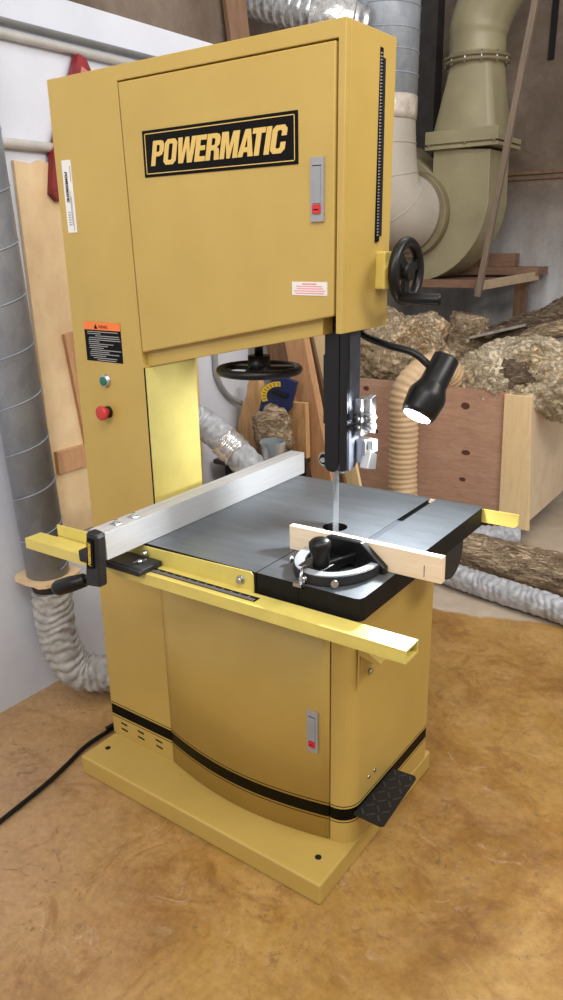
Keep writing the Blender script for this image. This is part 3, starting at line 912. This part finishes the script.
# ================================================================== left wall things
def wrinkle(seed, amp=0.10, step=0.006, period=0.034):
    def f(i, a, p):
        q = i * step
        ca, sa = math.cos(a), math.sin(a)
        n1 = noise.noise(Vector((q * 9 + seed, ca * 1.2, sa * 1.2)))
        n2 = noise.noise(Vector((q * 34 + seed, ca * 2.4 + 9, sa * 2.4)))
        n3 = abs(noise.noise(Vector((q * 55 + seed * 2 + ca, ca * 3.5, sa * 3.5 + 4))))
        ph = q * PI / period + 1.1 * math.sin(2 * a + q * 22 + seed) + 2.2 * n1
        pleat = abs(math.sin(ph))
        return 1.0 + amp * (0.85 * (pleat - 0.65) + 0.5 * n1 + 0.5 * n2 - 0.7 * n3)
    return f

ld_ = empty('galvanised_duct', (-0.392, 0.10, 0.50), 'upright spiral-seam galvanised duct on the white wall at the left edge', 'duct')
DI = Matrix.Translation((0.40, -0.10, -0.50))
dc = MB()
dc.tube([(-0.40, 0.10, 0.515), (-0.405, -0.01, 3.2)], 0.074, 40, 0)
hel = []
for k in range(int((3.2 - 0.54) / 0.152 * 40)):
    a = 2 * PI * k / 40
    zc = 0.54 + 0.152 * k / 40
    hel.append((-0.40 - 0.005 * (zc - .515) / 2.685 + 0.0745 * math.cos(a), 0.10 - 0.11 * (zc - .515) / 2.685 + 0.0745 * math.sin(a), zc))
dc.tube(hel, 0.0024, 6, 0, False)
o = dc.build('duct_pipe', 'galv', ld_); o.matrix_parent_inverse = DI
gp = []
random.seed(3)
for k in range(26):
    a = 2 * PI * k / 26
    r = 0.088 + 0.02 * abs(math.sin(a * 2)) + random.uniform(-.006, .008)
    gp.append((min(max(-0.40 + r * math.cos(a), -0.497), 0), 0.10 + r * math.sin(a)))
o = MB().prism(gp, 0.497, 0.511, 'xyz').build('blast_gate', 'ply_light', ld_); o.matrix_parent_inverse = DI
o['label'] = 'broken plywood blast gate collar'
o = MB().tube([(-0.40, 0.10, 0.42), (-0.40, 0.10, 0.50)], [0.054, 0.069], 32).build('cuff', 'cuff', ld_); o.matrix_parent_inverse = DI
pth = resample(smoothpath([(-0.40, 0.10, 0.452), (-0.400, 0.10, 0.34), (-0.390, 0.105, 0.22), (-0.350, 0.140, 0.115), (-0.26, 0.23, 0.088), (-0.14, 0.36, 0.115), (-0.02, 0.47, 0.19), (0.07, 0.50, 0.28)], 24), 0.006)
tag(MB().tube(pth, 0.070, 72, 0, True, wrinkle(2.0, 0.15)).build('fabric_hose', 'fabric_lt'),
    'wrinkled grey fabric hose curling from the galvanised duct down to the floor', 'hose').location.x = 0.012

tag(MB().prism([(0.232, 1.866), (0.30, 1.860), (0.33, 1.872), (0.40, 1.864), (0.46, 1.874), (1.05, 1.868), (1.05, 0.572), (0.245, 0.572)], -0.498, -0.486, 'yzx')
    .build('plywood_panel', 'ply_light'), 'tall pale plywood sheet fixed to the white wall behind the bandsaw column', 'plywood sheet')
tag(MB().box(-0.486, -0.468, 0.255, 0.70, 0.822, 0.905).build('wooden_batten', 'plank', None, 0.002), 'tan wooden batten across the pale plywood sheet', 'batten')
ob_ = MB().prism([(0.345, 1.312), (0.56, 1.34), (0.56, 0.905), (0.39, 0.905)], -0.486, -0.470, 'yzx')
ob_.cyl((-0.47, 0.395, 1.225), (-0.468, 0.395, 1.225), 0.011, 14, 1)
ob_.cyl((-0.47, 0.405, 1.135), (-0.468, 0.405, 1.135), 0.006, 12, 1)
tag(ob_.build('wooden_backboard', ['plank', 'hole']), 'tan backboard with two dark holes on the plywood beside the bandsaw buttons', 'board')
rd = MB()
rd.prism([(0.515, 2.205), (0.545, 2.195), (0.560, 2.168), (0.573, 2.150), (0.410, 1.765), (0.372, 1.748), (0.348, 1.770), (0.372, 1.90)], -0.490, -0.458, 'yzx', 0, None)
rd.prism([(0.522, 2.170), (0.572, 2.150), (0.50, 1.98), (0.470, 2.0)], -0.459, -0.4575, 'yzx', 1)
tag(rd.build('bar_clamp', ['redpaint', 'pinkface'], None, 0.004), 'dark red clamp bar hanging slantwise on the white wall behind the bandsaw', 'clamp')
tag(MB().tube([(-0.488, -3.5, 2.254), (-0.488, 1.30, 2.254)], 0.0105, 20).build('conduit_pipe', 'pipedark'), 'grey pipe, upper of the pair along the top of the white wall', 'pipe')
tag(MB().tube([(-0.486, -3.5, 2.218), (-0.486, 1.30, 2.218)], 0.0130, 20).build('conduit_pipe', 'pipewhite'), 'pale pipe, lower of the pair along the top of the white wall', 'pipe')
tag(MB().tube([(-0.484, -3.5, 1.914), (-0.484, 1.1, 1.914)], 0.0155, 20).build('conduit_pipe', 'pipewhite'), 'single white pipe just above the plywood sheet', 'pipe')
fcp = resample(smoothpath([(-0.487, 1.16, 1.75), (-0.487, 1.165, 1.15), (-0.487, 1.175, 1.04), (-0.487, 1.24, 0.95), (-0.47, 1.34, 0.885), (-0.44, 1.42, 0.80)], 16), 0.006)
tag(MB().tube(fcp, 0.0115, 14, 0, True, lambda i, a, p: 1.0 + 0.10 * (i % 2)).build('flexible_conduit', 'pipegrey'), 'grey flexible conduit curving down the wall inside the saw throat', 'conduit')

# ================================================================== scrap seen through the saw's throat
def plank(A, B, w, th, mat, label, name='wooden_plank', cat='plank', group=None, up=(0, 1, 0)):
    return tag(MB().bar(A, B, w, th, 0, up).build(name, mat, None, 0.002), label, cat, group)
plank((0.075, 1.40, 0.0), (-0.412, 1.405, 2.06), 0.105, 0.045, 'plank', 'wide tan plank leaning behind the bandsaw blade post, nearest of the leaning planks')
plank((0.125, 1.50, 0.0), (-0.415, 1.50, 1.95), 0.035, 0.02, 'plank_dark', 'thin dark plank leaning just behind the wide tan plank')
plank((0.085, 1.600, 0.0), (-0.39, 1.605, 1.9), 0.115, 0.02, 'pine', 'pale cream board leaning behind the thin dark plank', 'wooden_board', 'board')
plank((-0.36, 1.66, 0.0), (-0.478, 1.365, 2.56), 0.13, 0.022, 'plank_dull', 'brown board leaning at the end of the white wall, its top showing above the bandsaw', 'wooden_board', 'board', up=(1, 0, 0))
plank((-0.33, 1.86, 0.0), (-0.39, 1.90, 1.75), 0.34, 0.02, 'plank_dark', 'broad dark board standing behind the tension handwheel', 'wooden_board', 'board')

bn = empty('storage_bin', (-0.24, 1.32, 0.0), 'black storage bin with scrap wood on it behind the rip fence', 'bin')
BI = Matrix.Translation((0.24, -1.32, 0.0))
o = MB().prism([(-0.42, 1.12), (-0.13, 1.12), (-0.13, 1.36), (-0.42, 1.36)], 0.0, 0.655, 'xyz').build('bin_body', 'black', bn, 0.006); o.matrix_parent_inverse = BI
o = MB().box(-0.475, -0.115, 1.105, 1.37, 0.655, 0.677).build('lid', 'cuff', bn, 0.004); o.matrix_parent_inverse = BI

random.seed(5)
sl = []
for k in range(26):
    tt = k / 25
    sl.append((-0.455 - 0.030 * math.sin(min(tt / .75, 1) * PI) + 0.05 * tt ** 2 + 0.010 * noise.noise(Vector((tt * 5, 1, 0))), 0.677 + 0.35 * tt))
for k in range(26):
    tt = 1 - k / 25
    sl.append((-0.330 + 0.045 * math.sin(min(tt / .85, 1) * PI) - 0.020 * tt ** 2 + 0.010 * noise.noise(Vector((tt * 5, 7, 0))), 0.677 + 0.35 * tt))
tag(MB().prism(sl, 1.30, 1.335, 'xzy').build('live_edge_slab', 'slab', None, 0.004), 'tan live-edge wood slab standing on the black bin', 'wood slab')
plank((-0.445, 1.38, 0.0), (-0.455, 1.40, 0.85), 0.10, 0.03, 'plank', 'short tan offcut standing left of the live-edge slab', 'wood_offcut', 'offcut')

def rock(c, s, amp, seed, freq=3.0, sub=4, flatten=None):
    import bmesh
    bm = bmesh.new(); bmesh.ops.create_icosphere(bm, subdivisions=sub, radius=1.0)
    mb = MB(); vs = []
    for v in bm.verts:
        d = v.co.normalized()
        q = d * freq + Vector((seed, seed * 1.7, 0))
        k = 1.0 + amp * (noise.noise(q) + 0.5 * noise.noise(q * 2.3) + 0.34 * noise.noise(q * 5.1) + 0.26 * abs(noise.noise(q * 10)) + 0.14 * noise.noise(q * 21))
        p = Vector((d.x * s[0], d.y * s[1], d.z * s[2])) * k + Vector(c)
        if flatten is not None and p.z < flatten: p.z = flatten
        vs.append(p)
    fs = [[l.index for l in f.verts] for f in bm.faces]
    bm.free()
    return mb.add(vs, fs, 0, True)
ck = rock((-0.250, 1.265, 0.790), (0.105, 0.055, 0.13), 0.22, 3.1, 2.0, 4, 0.678)
tag(ck.build('bark_chunk', 'bark_grey'), 'rough grey bark chunk sitting on the black bin below the blue tool', 'bark')
plank((-0.155, 1.345, 0.678), (-0.165, 1.350, 0.93), 0.09, 0.03, 'slab', 'pale split offcut standing behind the bark chunk', 'wood_offcut', 'offcut')

bt = empty('angle_gauge', (-0.262, 1.29, 0.875), 'dark blue bench tool with a yellow dial resting above the bark chunk', 'tool', rot=(0, 0.25, 0.35))
bt.scale = (0.86, 0.86, 0.86)
g = MB().prism([(-0.075, 0.00), (0.05, -0.02), (0.085, 0.06), (0.085, 0.20), (-0.02, 0.21), (-0.08, 0.13)], -0.02, 0.02, 'xzy')
g.cyl((0.03, -0.021, 0.02), (0.03, -0.024, 0.02), 0.012, 14, 1)
g.build('tool_body', ['blue', 'hole'], bt, 0.004)
arc = [(0.03 + 0.115 * math.cos(math.radians(105 + 6 * k)), 0.10 + 0.085 * math.sin(math.radians(105 + 6 * k))) for k in range(19)]
arc += [(0.03 + 0.085 * math.cos(math.radians(213 - 6 * k)), 0.10 + 0.06 * math.sin(math.radians(213 - 6 * k))) for k in range(19)]
dl = MB().prism(arc, -0.024, -0.019, 'xzy', 0)
for k in range(8):
    a = math.radians(112 + 13 * k)
    dl.bar((0.03 + 0.09 * math.cos(a), -0.0245, 0.10 + 0.064 * math.sin(a)), (0.03 + 0.108 * math.cos(a), -0.0245, 0.10 + 0.080 * math.sin(a)), 0.003, 0.001, 1, (0, 1, 0))
dl.build('dial', ['dialyellow', 'labelblack'], bt)
MB().bar((-0.03, -0.032, 0.125), (0.06, -0.034, 0.118), 0.018, 0.014, 0, (0, 1, 0)).cyl((0.03, -0.02, 0.12), (0.03, -0.04, 0.12), 0.014, 14).build('lever', 'black', bt, 0.003)

jr = MB().lathe([(0, .045), (.05, .052), (.85, .055), (.9, .058), (1, .058)], (-0.165, 1.15, 0.677), (-0.165, 1.15, 0.795), 28, 0, False)
jr.lathe([(0, .04), (.05, .048), (1, .053)], (-0.165, 1.15, 0.682), (-0.165, 1.15, 0.794), 28, 0, False)
jr.lathe([(0, .045), (1, .045)], (-0.165, 1.15, 0.677), (-0.165, 1.15, 0.681), 28, 0, True)
tag(jr.build('plastic_tub', 'jar'), 'small clear plastic tub standing on the black bin behind the fence end', 'tub')

fp = resample(smoothpath([(-0.42, 0.72, 0.985), (-0.42, 0.84, 0.955), (-0.385, 0.93, 0.900), (-0.285, 0.97, 0.815), (-0.165, 0.985, 0.715), (-0.09, 0.99, 0.60), (-0.05, 0.99, 0.40), (-0.05, 0.98, 0.0)], 24), 0.006)
fh = empty('foil_hose', (-0.25, 1.0, 0.0), 'silver grey flexible hose wrapped with bright tape, behind the rip fence', 'hose')
FI = Matrix.Translation((0.25, -1.0, 0.0))
o = MB().tube(fp, 0.064, 56, 0, True, wrinkle(8.0, 0.12)).build('hose_body', 'fabric', fh); o.matrix_parent_inverse = FI
i0 = min(range(len(fp)), key=lambda i: (fp[i] - Vector((-0.25, 0.975, 0.79))).length)
o = MB().tube(fp[i0 - 9:i0 + 7], 0.068, 56, 0, True, wrinkle(4.0, 0.06)).build('foil_tape', 'foiltape', fh); o.matrix_parent_inverse = FI

# ================================================================== crate and firewood at the right
cr_ = empty('wood_crate', (-0.20, 2.95, 0.0), 'large reddish plywood crate on blocks, full of logs, behind the bandsaw', 'crate')
CI = Matrix.Translation((0.20, -2.95, 0.0))
def cpart(mb, name, mats, bevel=0.002):
    o = mb.build(name, mats, cr_, bevel); o.matrix_parent_inverse = CI; return o
fpn = MB().box(-1.05, 0.47, 2.54, 2.56, 0.10, 0.832)
for (x, z, rx, rz) in ((-0.49, 0.775, .020, .014), (0.14, 0.735, .026, .020), (0.16, 0.47, .026, .015), (0.15, 0.31, .020, .012), (-0.42, 0.52, .022, .012)):
    fpn.prism([(x + rx * math.cos(2 * PI * k / 18), z + rz * math.sin(2 * PI * k / 18)) for k in range(18)], 2.5394, 2.5402, 'xzy', 1)
cpart(fpn, 'front_panel', ['ply_brown', 'knot'])
cpart(MB().prism([(0.385, 0.085), (0.556, 0.085), (0.505, 0.825), (0.362, 0.825)], 2.52, 2.542, 'xzy'), 'corner_post', 'pine')
sdp = MB().prism([(2.543, 0.09), (2.543, 0.838), (3.35, 0.838), (3.35, 0.09)], 0.485, 0.508, 'yzx')
sdp.box(0.5082, 0.5088, 2.70, 2.78, 0.22, 0.34, 1)
sdp.prism([(2.5425, 0.086), (2.5425, 0.835), (3.3, 0.835), (3.3, 0.086)], 0.508, 0.509, 'yzx', 0)
cpart(sdp, 'side_panel', ['ply_pale', 'hole'])
cpart(MB().box(-1.05, -1.03, 2.56, 3.35, 0.10, 0.83), 'side_panel', 'ply_brown')
cpart(MB().box(-1.05, 0.486, 3.33, 3.35, 0.10, 0.83), 'back_panel', 'ply_brown')
cpart(MB().box(-1.03, 0.485, 2.56, 3.33, 0.66, 0.68), 'deck', 'plank_dark')
for x in (-0.95, 0.36):
    for y in (2.66, 3.2):
        cpart(MB().box(x - .06, x + .06, y - .05, y + .05, 0.0, 0.105), 'block', 'plank_dark')

def log(path, rad, mat, name, label, cat, amp=0.10, seed=0.0, seg=72, group=None, freq=(22, 7), step=0.012, squash=1.0):
    P = resample(smoothpath(path, 20), step)
    n = len(P)
    def rf(i, a, p):
        q = Vector((p.x * freq[1] + seed, p.y * freq[1] + math.cos(a) * 1.6, p.z * freq[1] + math.sin(a) * 1.6))
        q2 = Vector((i * step * freq[0] * .5 + seed, math.cos(a) * 3.2, math.sin(a) * 3.2))
        e = min(i, n - 1 - i)
        taper = 0.86 + 0.14 * min(1, e / 3)
        return taper * (1.0 + amp * (noise.noise(q) * 1.1 + 0.7 * abs(noise.noise(q2)) + 0.55 * noise.noise(q2 * 2.7) + 0.4 * noise.noise(q2 * 6)))
    mb = MB().tube(P, rad, seg, 0, True, rf)
    return tag(mb.build(name, mat), label, cat, group)

hp_ = rock((-0.46, 2.88, 0.93), (0.36, 0.26, 0.27), 0.24, 2.4, 1.5, 6, 0.685)
tag(hp_.build('bark_log', 'bark_heap'), 'big pale flaking log round at the left end of the crate', 'log')
log([(-0.10, 2.98, 0.75), (-0.09, 2.98, 0.95), (-0.05, 3.0, 1.19)], 0.118, 'bark_grey', 'bark_log', 'grey ridged log standing upright in the crate between the pale logs', 'log', 0.20, 4.0)
log([(-0.02, 3.10, 0.97), (0.15, 3.08, 1.05), (0.40, 3.05, 1.15), (0.80, 3.02, 1.31)], 0.095, 'bark_dark', 'bark_log', 'long dark bark slab slanting up across the top of the crate', 'log', 0.24, 9.0)
log([(0.30, 2.93, 1.07), (0.48, 2.93, 1.13), (0.80, 2.90, 1.22)], 0.045, 'bark_grey', 'bark_log', 'thin grey curved bark strip lying on the bleached log', 'log', 0.20, 12.0)
tag(MB().bar((-0.01, 2.92, 1.062), (0.30, 2.97, 1.145), 0.07, 0.014, 0).build('weathered_board', 'silverplank', None, 0.002), 'thin weathered grey board lying on the logs', 'board')
log([(-0.10, 2.76, 0.78), (0.05, 2.755, 0.825), (0.30, 2.75, 0.88), (0.56, 2.76, 0.885), (0.80, 2.77, 0.88)], [0.08 + 0.125 * min(1, k / 30) for k in range(73)] , 'bark_white', 'bark_log', 'bleached cream log with flaking bark along the front of the crate', 'log', 0.17, 1.0, 96)
kn = rock((0.385, 2.575, 0.905), (0.10, 0.025, 0.075), 0.6, 6.0, 2.0, 4)
tag(kn.build('bark_chunk', 'bark_dark'), 'dark bark patch stuck on the bleached cream log', 'bark')

# ribbed hose hanging over the crate front
rp = resample(smoothpath([(0.02, 2.66, 0.84), (0.00, 2.57, 0.915), (-0.035, 2.44, 0.945), (-0.088, 2.33, 0.885), (-0.115, 2.29, 0.78), (-0.108, 2.29, 0.616), (-0.106, 2.29, 0.385), (-0.09, 2.28, 0.24), (-0.07, 2.27, 0.08)], 24), 0.0075)
tag(MB().tube(rp, 0.079, 40, 0, True, lambda i, a, p: 1.0 + 0.045 * math.sin(i * PI / 2.0 * 1.0)).build('ribbed_hose', 'ribbed'), 'tan ribbed plastic hose hanging down the front of the crate', 'hose')

# floor hoses and floor log
p1 = resample(smoothpath([(0.10, 2.02, .062), (0.26, 1.88, .062), (0.434, 1.80, .062), (0.675, 1.76, .062), (0.974, 1.715, .062), (1.4, 1.68, .062)], 24), 0.006)
tag(MB().tube(p1, 0.059, 64, 0, True, wrinkle(5.0, 0.12)).build('fabric_hose', 'fabric'), 'pale grey fabric hose on the floor in front of the floor log', 'hose')
p2 = resample(smoothpath([(-0.35, 2.15, .060), (-0.05, 2.20, .062), (0.2, 2.30, .062), (0.42, 2.41, .062), (0.535, 2.455, .062)], 24), 0.006)
tag(MB().tube(p2, 0.058, 64, 0, True, wrinkle(15.0, 0.14)).build('fabric_hose', 'fabric'), 'grey fabric hose on the floor half under the crate corner', 'hose')
log([(0.16, 2.06, 0.095), (0.45, 2.02, 0.10), (0.80, 2.0, 0.105), (1.35, 1.98, 0.11)], 0.098, 'bark_grey', 'bark_log', 'long grey bark log lying on the floor between two hoses', 'log', 0.10, 21.0)

# ================================================================== dust blower and ducts
bl = empty('dust_blower', (-0.46, 3.1, 1.40), 'beige dust blower with round inlet and bolted flanges on the shelf', 'blower')
BLI = Matrix.Translation((0.46, -3.1, -1.40))
def bpart(mb, name, mats, bevel=0.0, label=None):
    o = mb.build(name, mats, bl, bevel); o.matrix_parent_inverse = BLI
    if label: o['label'] = label
    return o
scp = [(-0.335, 2.11), (0.006, 2.085), (0.014, 1.80)]
for k in range(1, 40):
    a = -k * (1.45 * PI) / 40
    r = 0.472 - 0.0028 * k
    scp.append((-0.46 + r * math.cos(a), 1.805 + r * math.sin(a)))
scp.append((-0.335, 1.98))
bpart(MB().prism(scp, 3.0, 3.30, 'xzy', 0), 'scroll_housing', 'olive', 0.004)
bpart(MB().prism([(-0.455 + 0.245 * math.cos(2 * PI * k / 40), 1.755 + 0.245 * math.sin(2 * PI * k / 40)) for k in range(40)], 2.93, 3.001, 'xzy', 0, smooth=True), 'inlet_collar', 'oliveedge', 0.006)
fl = MB()
fl.box(-0.375, 0.060, 2.965, 3.335, 2.100, 2.118)
fl.box(-0.375, 0.060, 2.965, 3.335, 2.128, 2.156)
fl.box(-0.375, 0.060, 2.965, 2.975, 2.154, 2.196)
fl.box(-0.36, 0.045, 2.975, 3.32, 2.117, 2.129, 1)
for x in (-0.35, -0.13, 0.04):
    fl.cyl((x, 2.966, 2.124), (x, 2.956, 2.124), 0.008, 10, 2)
bpart(fl, 'square_flange', ['olive', 'oliveedge', 'oliveedge'], 0.002)
# square to round transition
N4 = 48
sq_, rd_ = [], []
cx_, cy_ = -0.165, 3.15
for k in range(N4):
    a = 2 * PI * k / N4
    c_, s_ = math.cos(a), math.sin(a)
    m_ = max(abs(c_), abs(s_))
    sq_.append((-0.157 + 0.185 * c_ / m_, cy_ + 0.165 * s_ / m_, 2.156))
    rd_.append((cx_ + 0.155 * c_, cy_ + 0.15 * s_, 2.535))
trn = MB().add(sq_ + rd_, [[k, (k + 1) % N4, (k + 1) % N4 + N4, k + N4] for k in range(N4)], 0, True)
bpart(trn, 'transition', 'olive')
rf_ = MB().lathe([(0, .183), (1, .183)], (cx_, cy_, 2.535), (cx_, cy_, 2.548), 40).lathe([(0, .183), (1, .183)], (cx_, cy_, 2.558), (cx_, cy_, 2.571), 40)
rf_.lathe([(0, .168), (1, .168)], (cx_, cy_, 2.54), (cx_, cy_, 2.565), 40)
for k in range(12):
    a = 2 * PI * k / 12
    rf_.cyl((cx_ + .172 * math.cos(a), cy_ + .172 * math.sin(a), 2.525), (cx_ + .172 * math.cos(a), cy_ + .172 * math.sin(a), 2.58), 0.006, 8, 1)
bpart(rf_, 'round_flange', ['oliveedge', 'steel'])
bpart(MB().tube(smoothpath([(cx_, cy_, 2.57), (cx_, cy_, 2.70), (cx_ + .03, cy_, 2.80), (cx_ + .11, cy_ - .01, 2.92), (cx_ + .24, cy_ - .03, 3.05)], 6), [0.155] * 6 + [0.162] * 19, 40), 'outlet_elbow', 'olive')

vd = empty('galvanised_duct', (-0.52, 2.70, 2.3), 'wide upright galvanised duct behind the right corner of the bandsaw top', 'duct')
VI = Matrix.Translation((0.52, -2.70, -2.3))
vb_ = MB().tube([(-0.52, 2.70, 2.31), (-0.52, 2.70, 3.3)], 0.196, 48)
for z in (2.45, 2.56, 2.66, 2.77, 2.9):
    vb_.torus((-0.52, 2.70, z), (0, 0, 1), 0.196, 0.004, 48, 8)
o = vb_.build('duct_pipe', 'galv', vd); o.matrix_parent_inverse = VI
o = MB().tube([(-0.52, 2.70, 2.235), (-0.52, 2.70, 2.27), (-0.52, 2.70, 2.31), (-0.52, 2.70, 2.352)], [0.196, 0.200, 0.200, 0.199], 40, 0, True, wrinkle(1.0, 0.012)).build('tape_wrap', 'creamtape', vd); o.matrix_parent_inverse = VI
elp = smoothpath([(-0.52, 2.70, 2.26), (-0.52, 2.70, 2.13), (-0.515, 2.705, 1.99), (-0.505, 2.735, 1.86), (-0.485, 2.82, 1.78), (-0.465, 2.96, 1.757)], 8)
el = MB().tube(elp, [0.190 + 0.034 * k / (len(elp) - 1) for k in range(len(elp))], 44)
for q in (9, 18, 27):
    d_ = (elp[q + 1] - elp[q - 1]).normalized()
    el.torus(elp[q], d_, 0.191 + 0.034 * q / (len(elp) - 1), 0.0028, 44, 8)
o = el.build('elbow', 'cream', vd); o.matrix_parent_inverse = VI

fxp = resample(smoothpath([(-1.45, 2.28, 2.98), (-1.1, 2.30, 2.86), (-0.80, 2.32, 2.745), (-0.60, 2.38, 2.68), (-0.52, 2.48, 2.655)], 20), 0.010)
fd = empty('flexible_duct', (-0.9, 2.3, 2.8), 'silver flexible duct running into the wide upright duct above the bandsaw top', 'duct')
FDI = Matrix.Translation((0.9, -2.3, -2.8))
o = MB().tube(fxp, 0.105, 36, 0, True, lambda i, a, p: 1.0 + 0.05 * math.sin(i * 1.25)).build('duct_body', 'foil', fd); o.matrix_parent_inverse = FDI
o = MB().tube(fxp[-26:-8], 0.116, 36, 0, True, wrinkle(2.0, 0.05)).build('foil_tape', 'foiltape', fd); o.matrix_parent_inverse = FDI

sh = empty('equipment_shelf', (-0.4, 3.1, 0.0), 'dusty brown wooden shelf on posts carrying the beige blower', 'shelf')
SI = Matrix.Translation((0.4, -3.1, 0.0))
def spt(mb, name, mats):
    o = mb.build(name, mats, sh, 0.002); o.matrix_parent_inverse = SI; return o
spt(MB().box(-1.0, 0.035, 2.88, 2.91, 1.345, 1.388), 'front_rail', 'shelfwood')
spt(MB().box(-1.0, 0.03, 2.91, 3.56, 1.360, 1.386), 'shelf_board', 'shelfwood')
spt(MB().bar((0.02, 2.885, 1.355), (0.20, 3.40, 1.395), 0.03, 0.05), 'side_rail', 'shelfpale')
spt(MB().box(-0.45, 0.215, 3.36, 3.56, 1.400, 1.445), 'back_beam', 'shelfwood')
for (x, y) in ((0.105, 3.42), (-0.9, 3.45), (-0.95, 2.93)):
    spt(MB().box(x - .035, x + .035, y - .03, y + .03, 0.0, 1.402 if x > 0 else 1.36), 'post', 'plank_dark')
tag(MB().box(-0.36, 0.04, 3.43, 3.53, 1.445, 1.525).build('timber_block', 'shelfwood', None, 0.003), 'brown timber block lying on the shelf beam against the back wall', 'timber')
plank((0.045, 2.855, 1.30), (0.285, 2.87, 3.05), 0.032, 0.03, 'stickwood', 'thin brown stick leaning upright in front of the beige blower', 'wooden_stick', 'stick')
tag(MB().box(-0.88, -0.58, 3.50, 3.598, 1.93, 3.7).build('dark_panel', 'cuff'), 'tall dark panel on the back wall between the wide duct and the blower', 'panel')

# ================================================================== lights
w_ = bpy.data.worlds.new('world'); scene.world = w_
w_.use_nodes = True
bgn = w_.node_tree.nodes['Background']
bgn.inputs['Color'].default_value = (1.0, 0.965, 0.92, 1)
bgn.inputs['Strength'].default_value = 0.55

def area(name, loc, target, size, power, color=(1, 0.95, 0.88), sy=None):
    d = bpy.data.lights.new(name, 'AREA')
    d.shape = 'RECTANGLE'; d.size = size; d.size_y = sy or size
    d.energy = power; d.color = color
    o = bpy.data.objects.new(name, d); COL.objects.link(o)
    o.location = loc
    o.rotation_euler = (Vector(target) - Vector(loc)).to_track_quat('-Z', 'Y').to_euler()
    return o
area('ceiling_and_fill_light', (1.9, -1.6, 3.3), (0.5, 0.2, 0.9), 1.6, 39, (1, 0.965, 0.91), 0.5)
area('ceiling_and_fill_light', (0.7, -3.4, 3.0), (0.4, 0.0, 0.8), 1.8, 42, (1, 0.97, 0.93), 0.5)  # added front fill, brightens the lower front of the machine
area('ceiling_and_fill_light', (3.0, 0.5, 3.1), (0.8, 0.6, 0.9), 1.6, 52, (1, 0.95, 0.88), 0.5)  # fill from the right, added to lift the machine's side face
area('ceiling_and_fill_light', (0.55, -0.5, 3.3), (-0.5, 0.3, 1.0), 1.2, 6, (0.94, 0.97, 1.0), 0.4)  # unseen extra light, added to brighten the left wall
area('ceiling_and_fill_light', (0.9, 1.5, 3.4), (0.3, 2.6, 0.8), 1.2, 20, (1, 0.95, 0.9), 0.5)

sd = bpy.data.lights.new('lamp_beam', 'SPOT')
sd.energy = 30.0; sd.color = (0.93, 0.97, 1.0); sd.spot_size = math.radians(176); sd.spot_blend = 0.2; sd.shadow_soft_size = 0.03
so = bpy.data.objects.new('lamp_beam', sd); COL.objects.link(so)
so.location = LB + LD * 0.012
so.rotation_euler = LD.to_track_quat('-Z', 'Y').to_euler()
so.parent = lamp
so.matrix_parent_inverse = LI

scene.view_settings.view_transform = 'Standard'
scene.view_settings.look = 'None'
scene.view_settings.exposure = 0.0
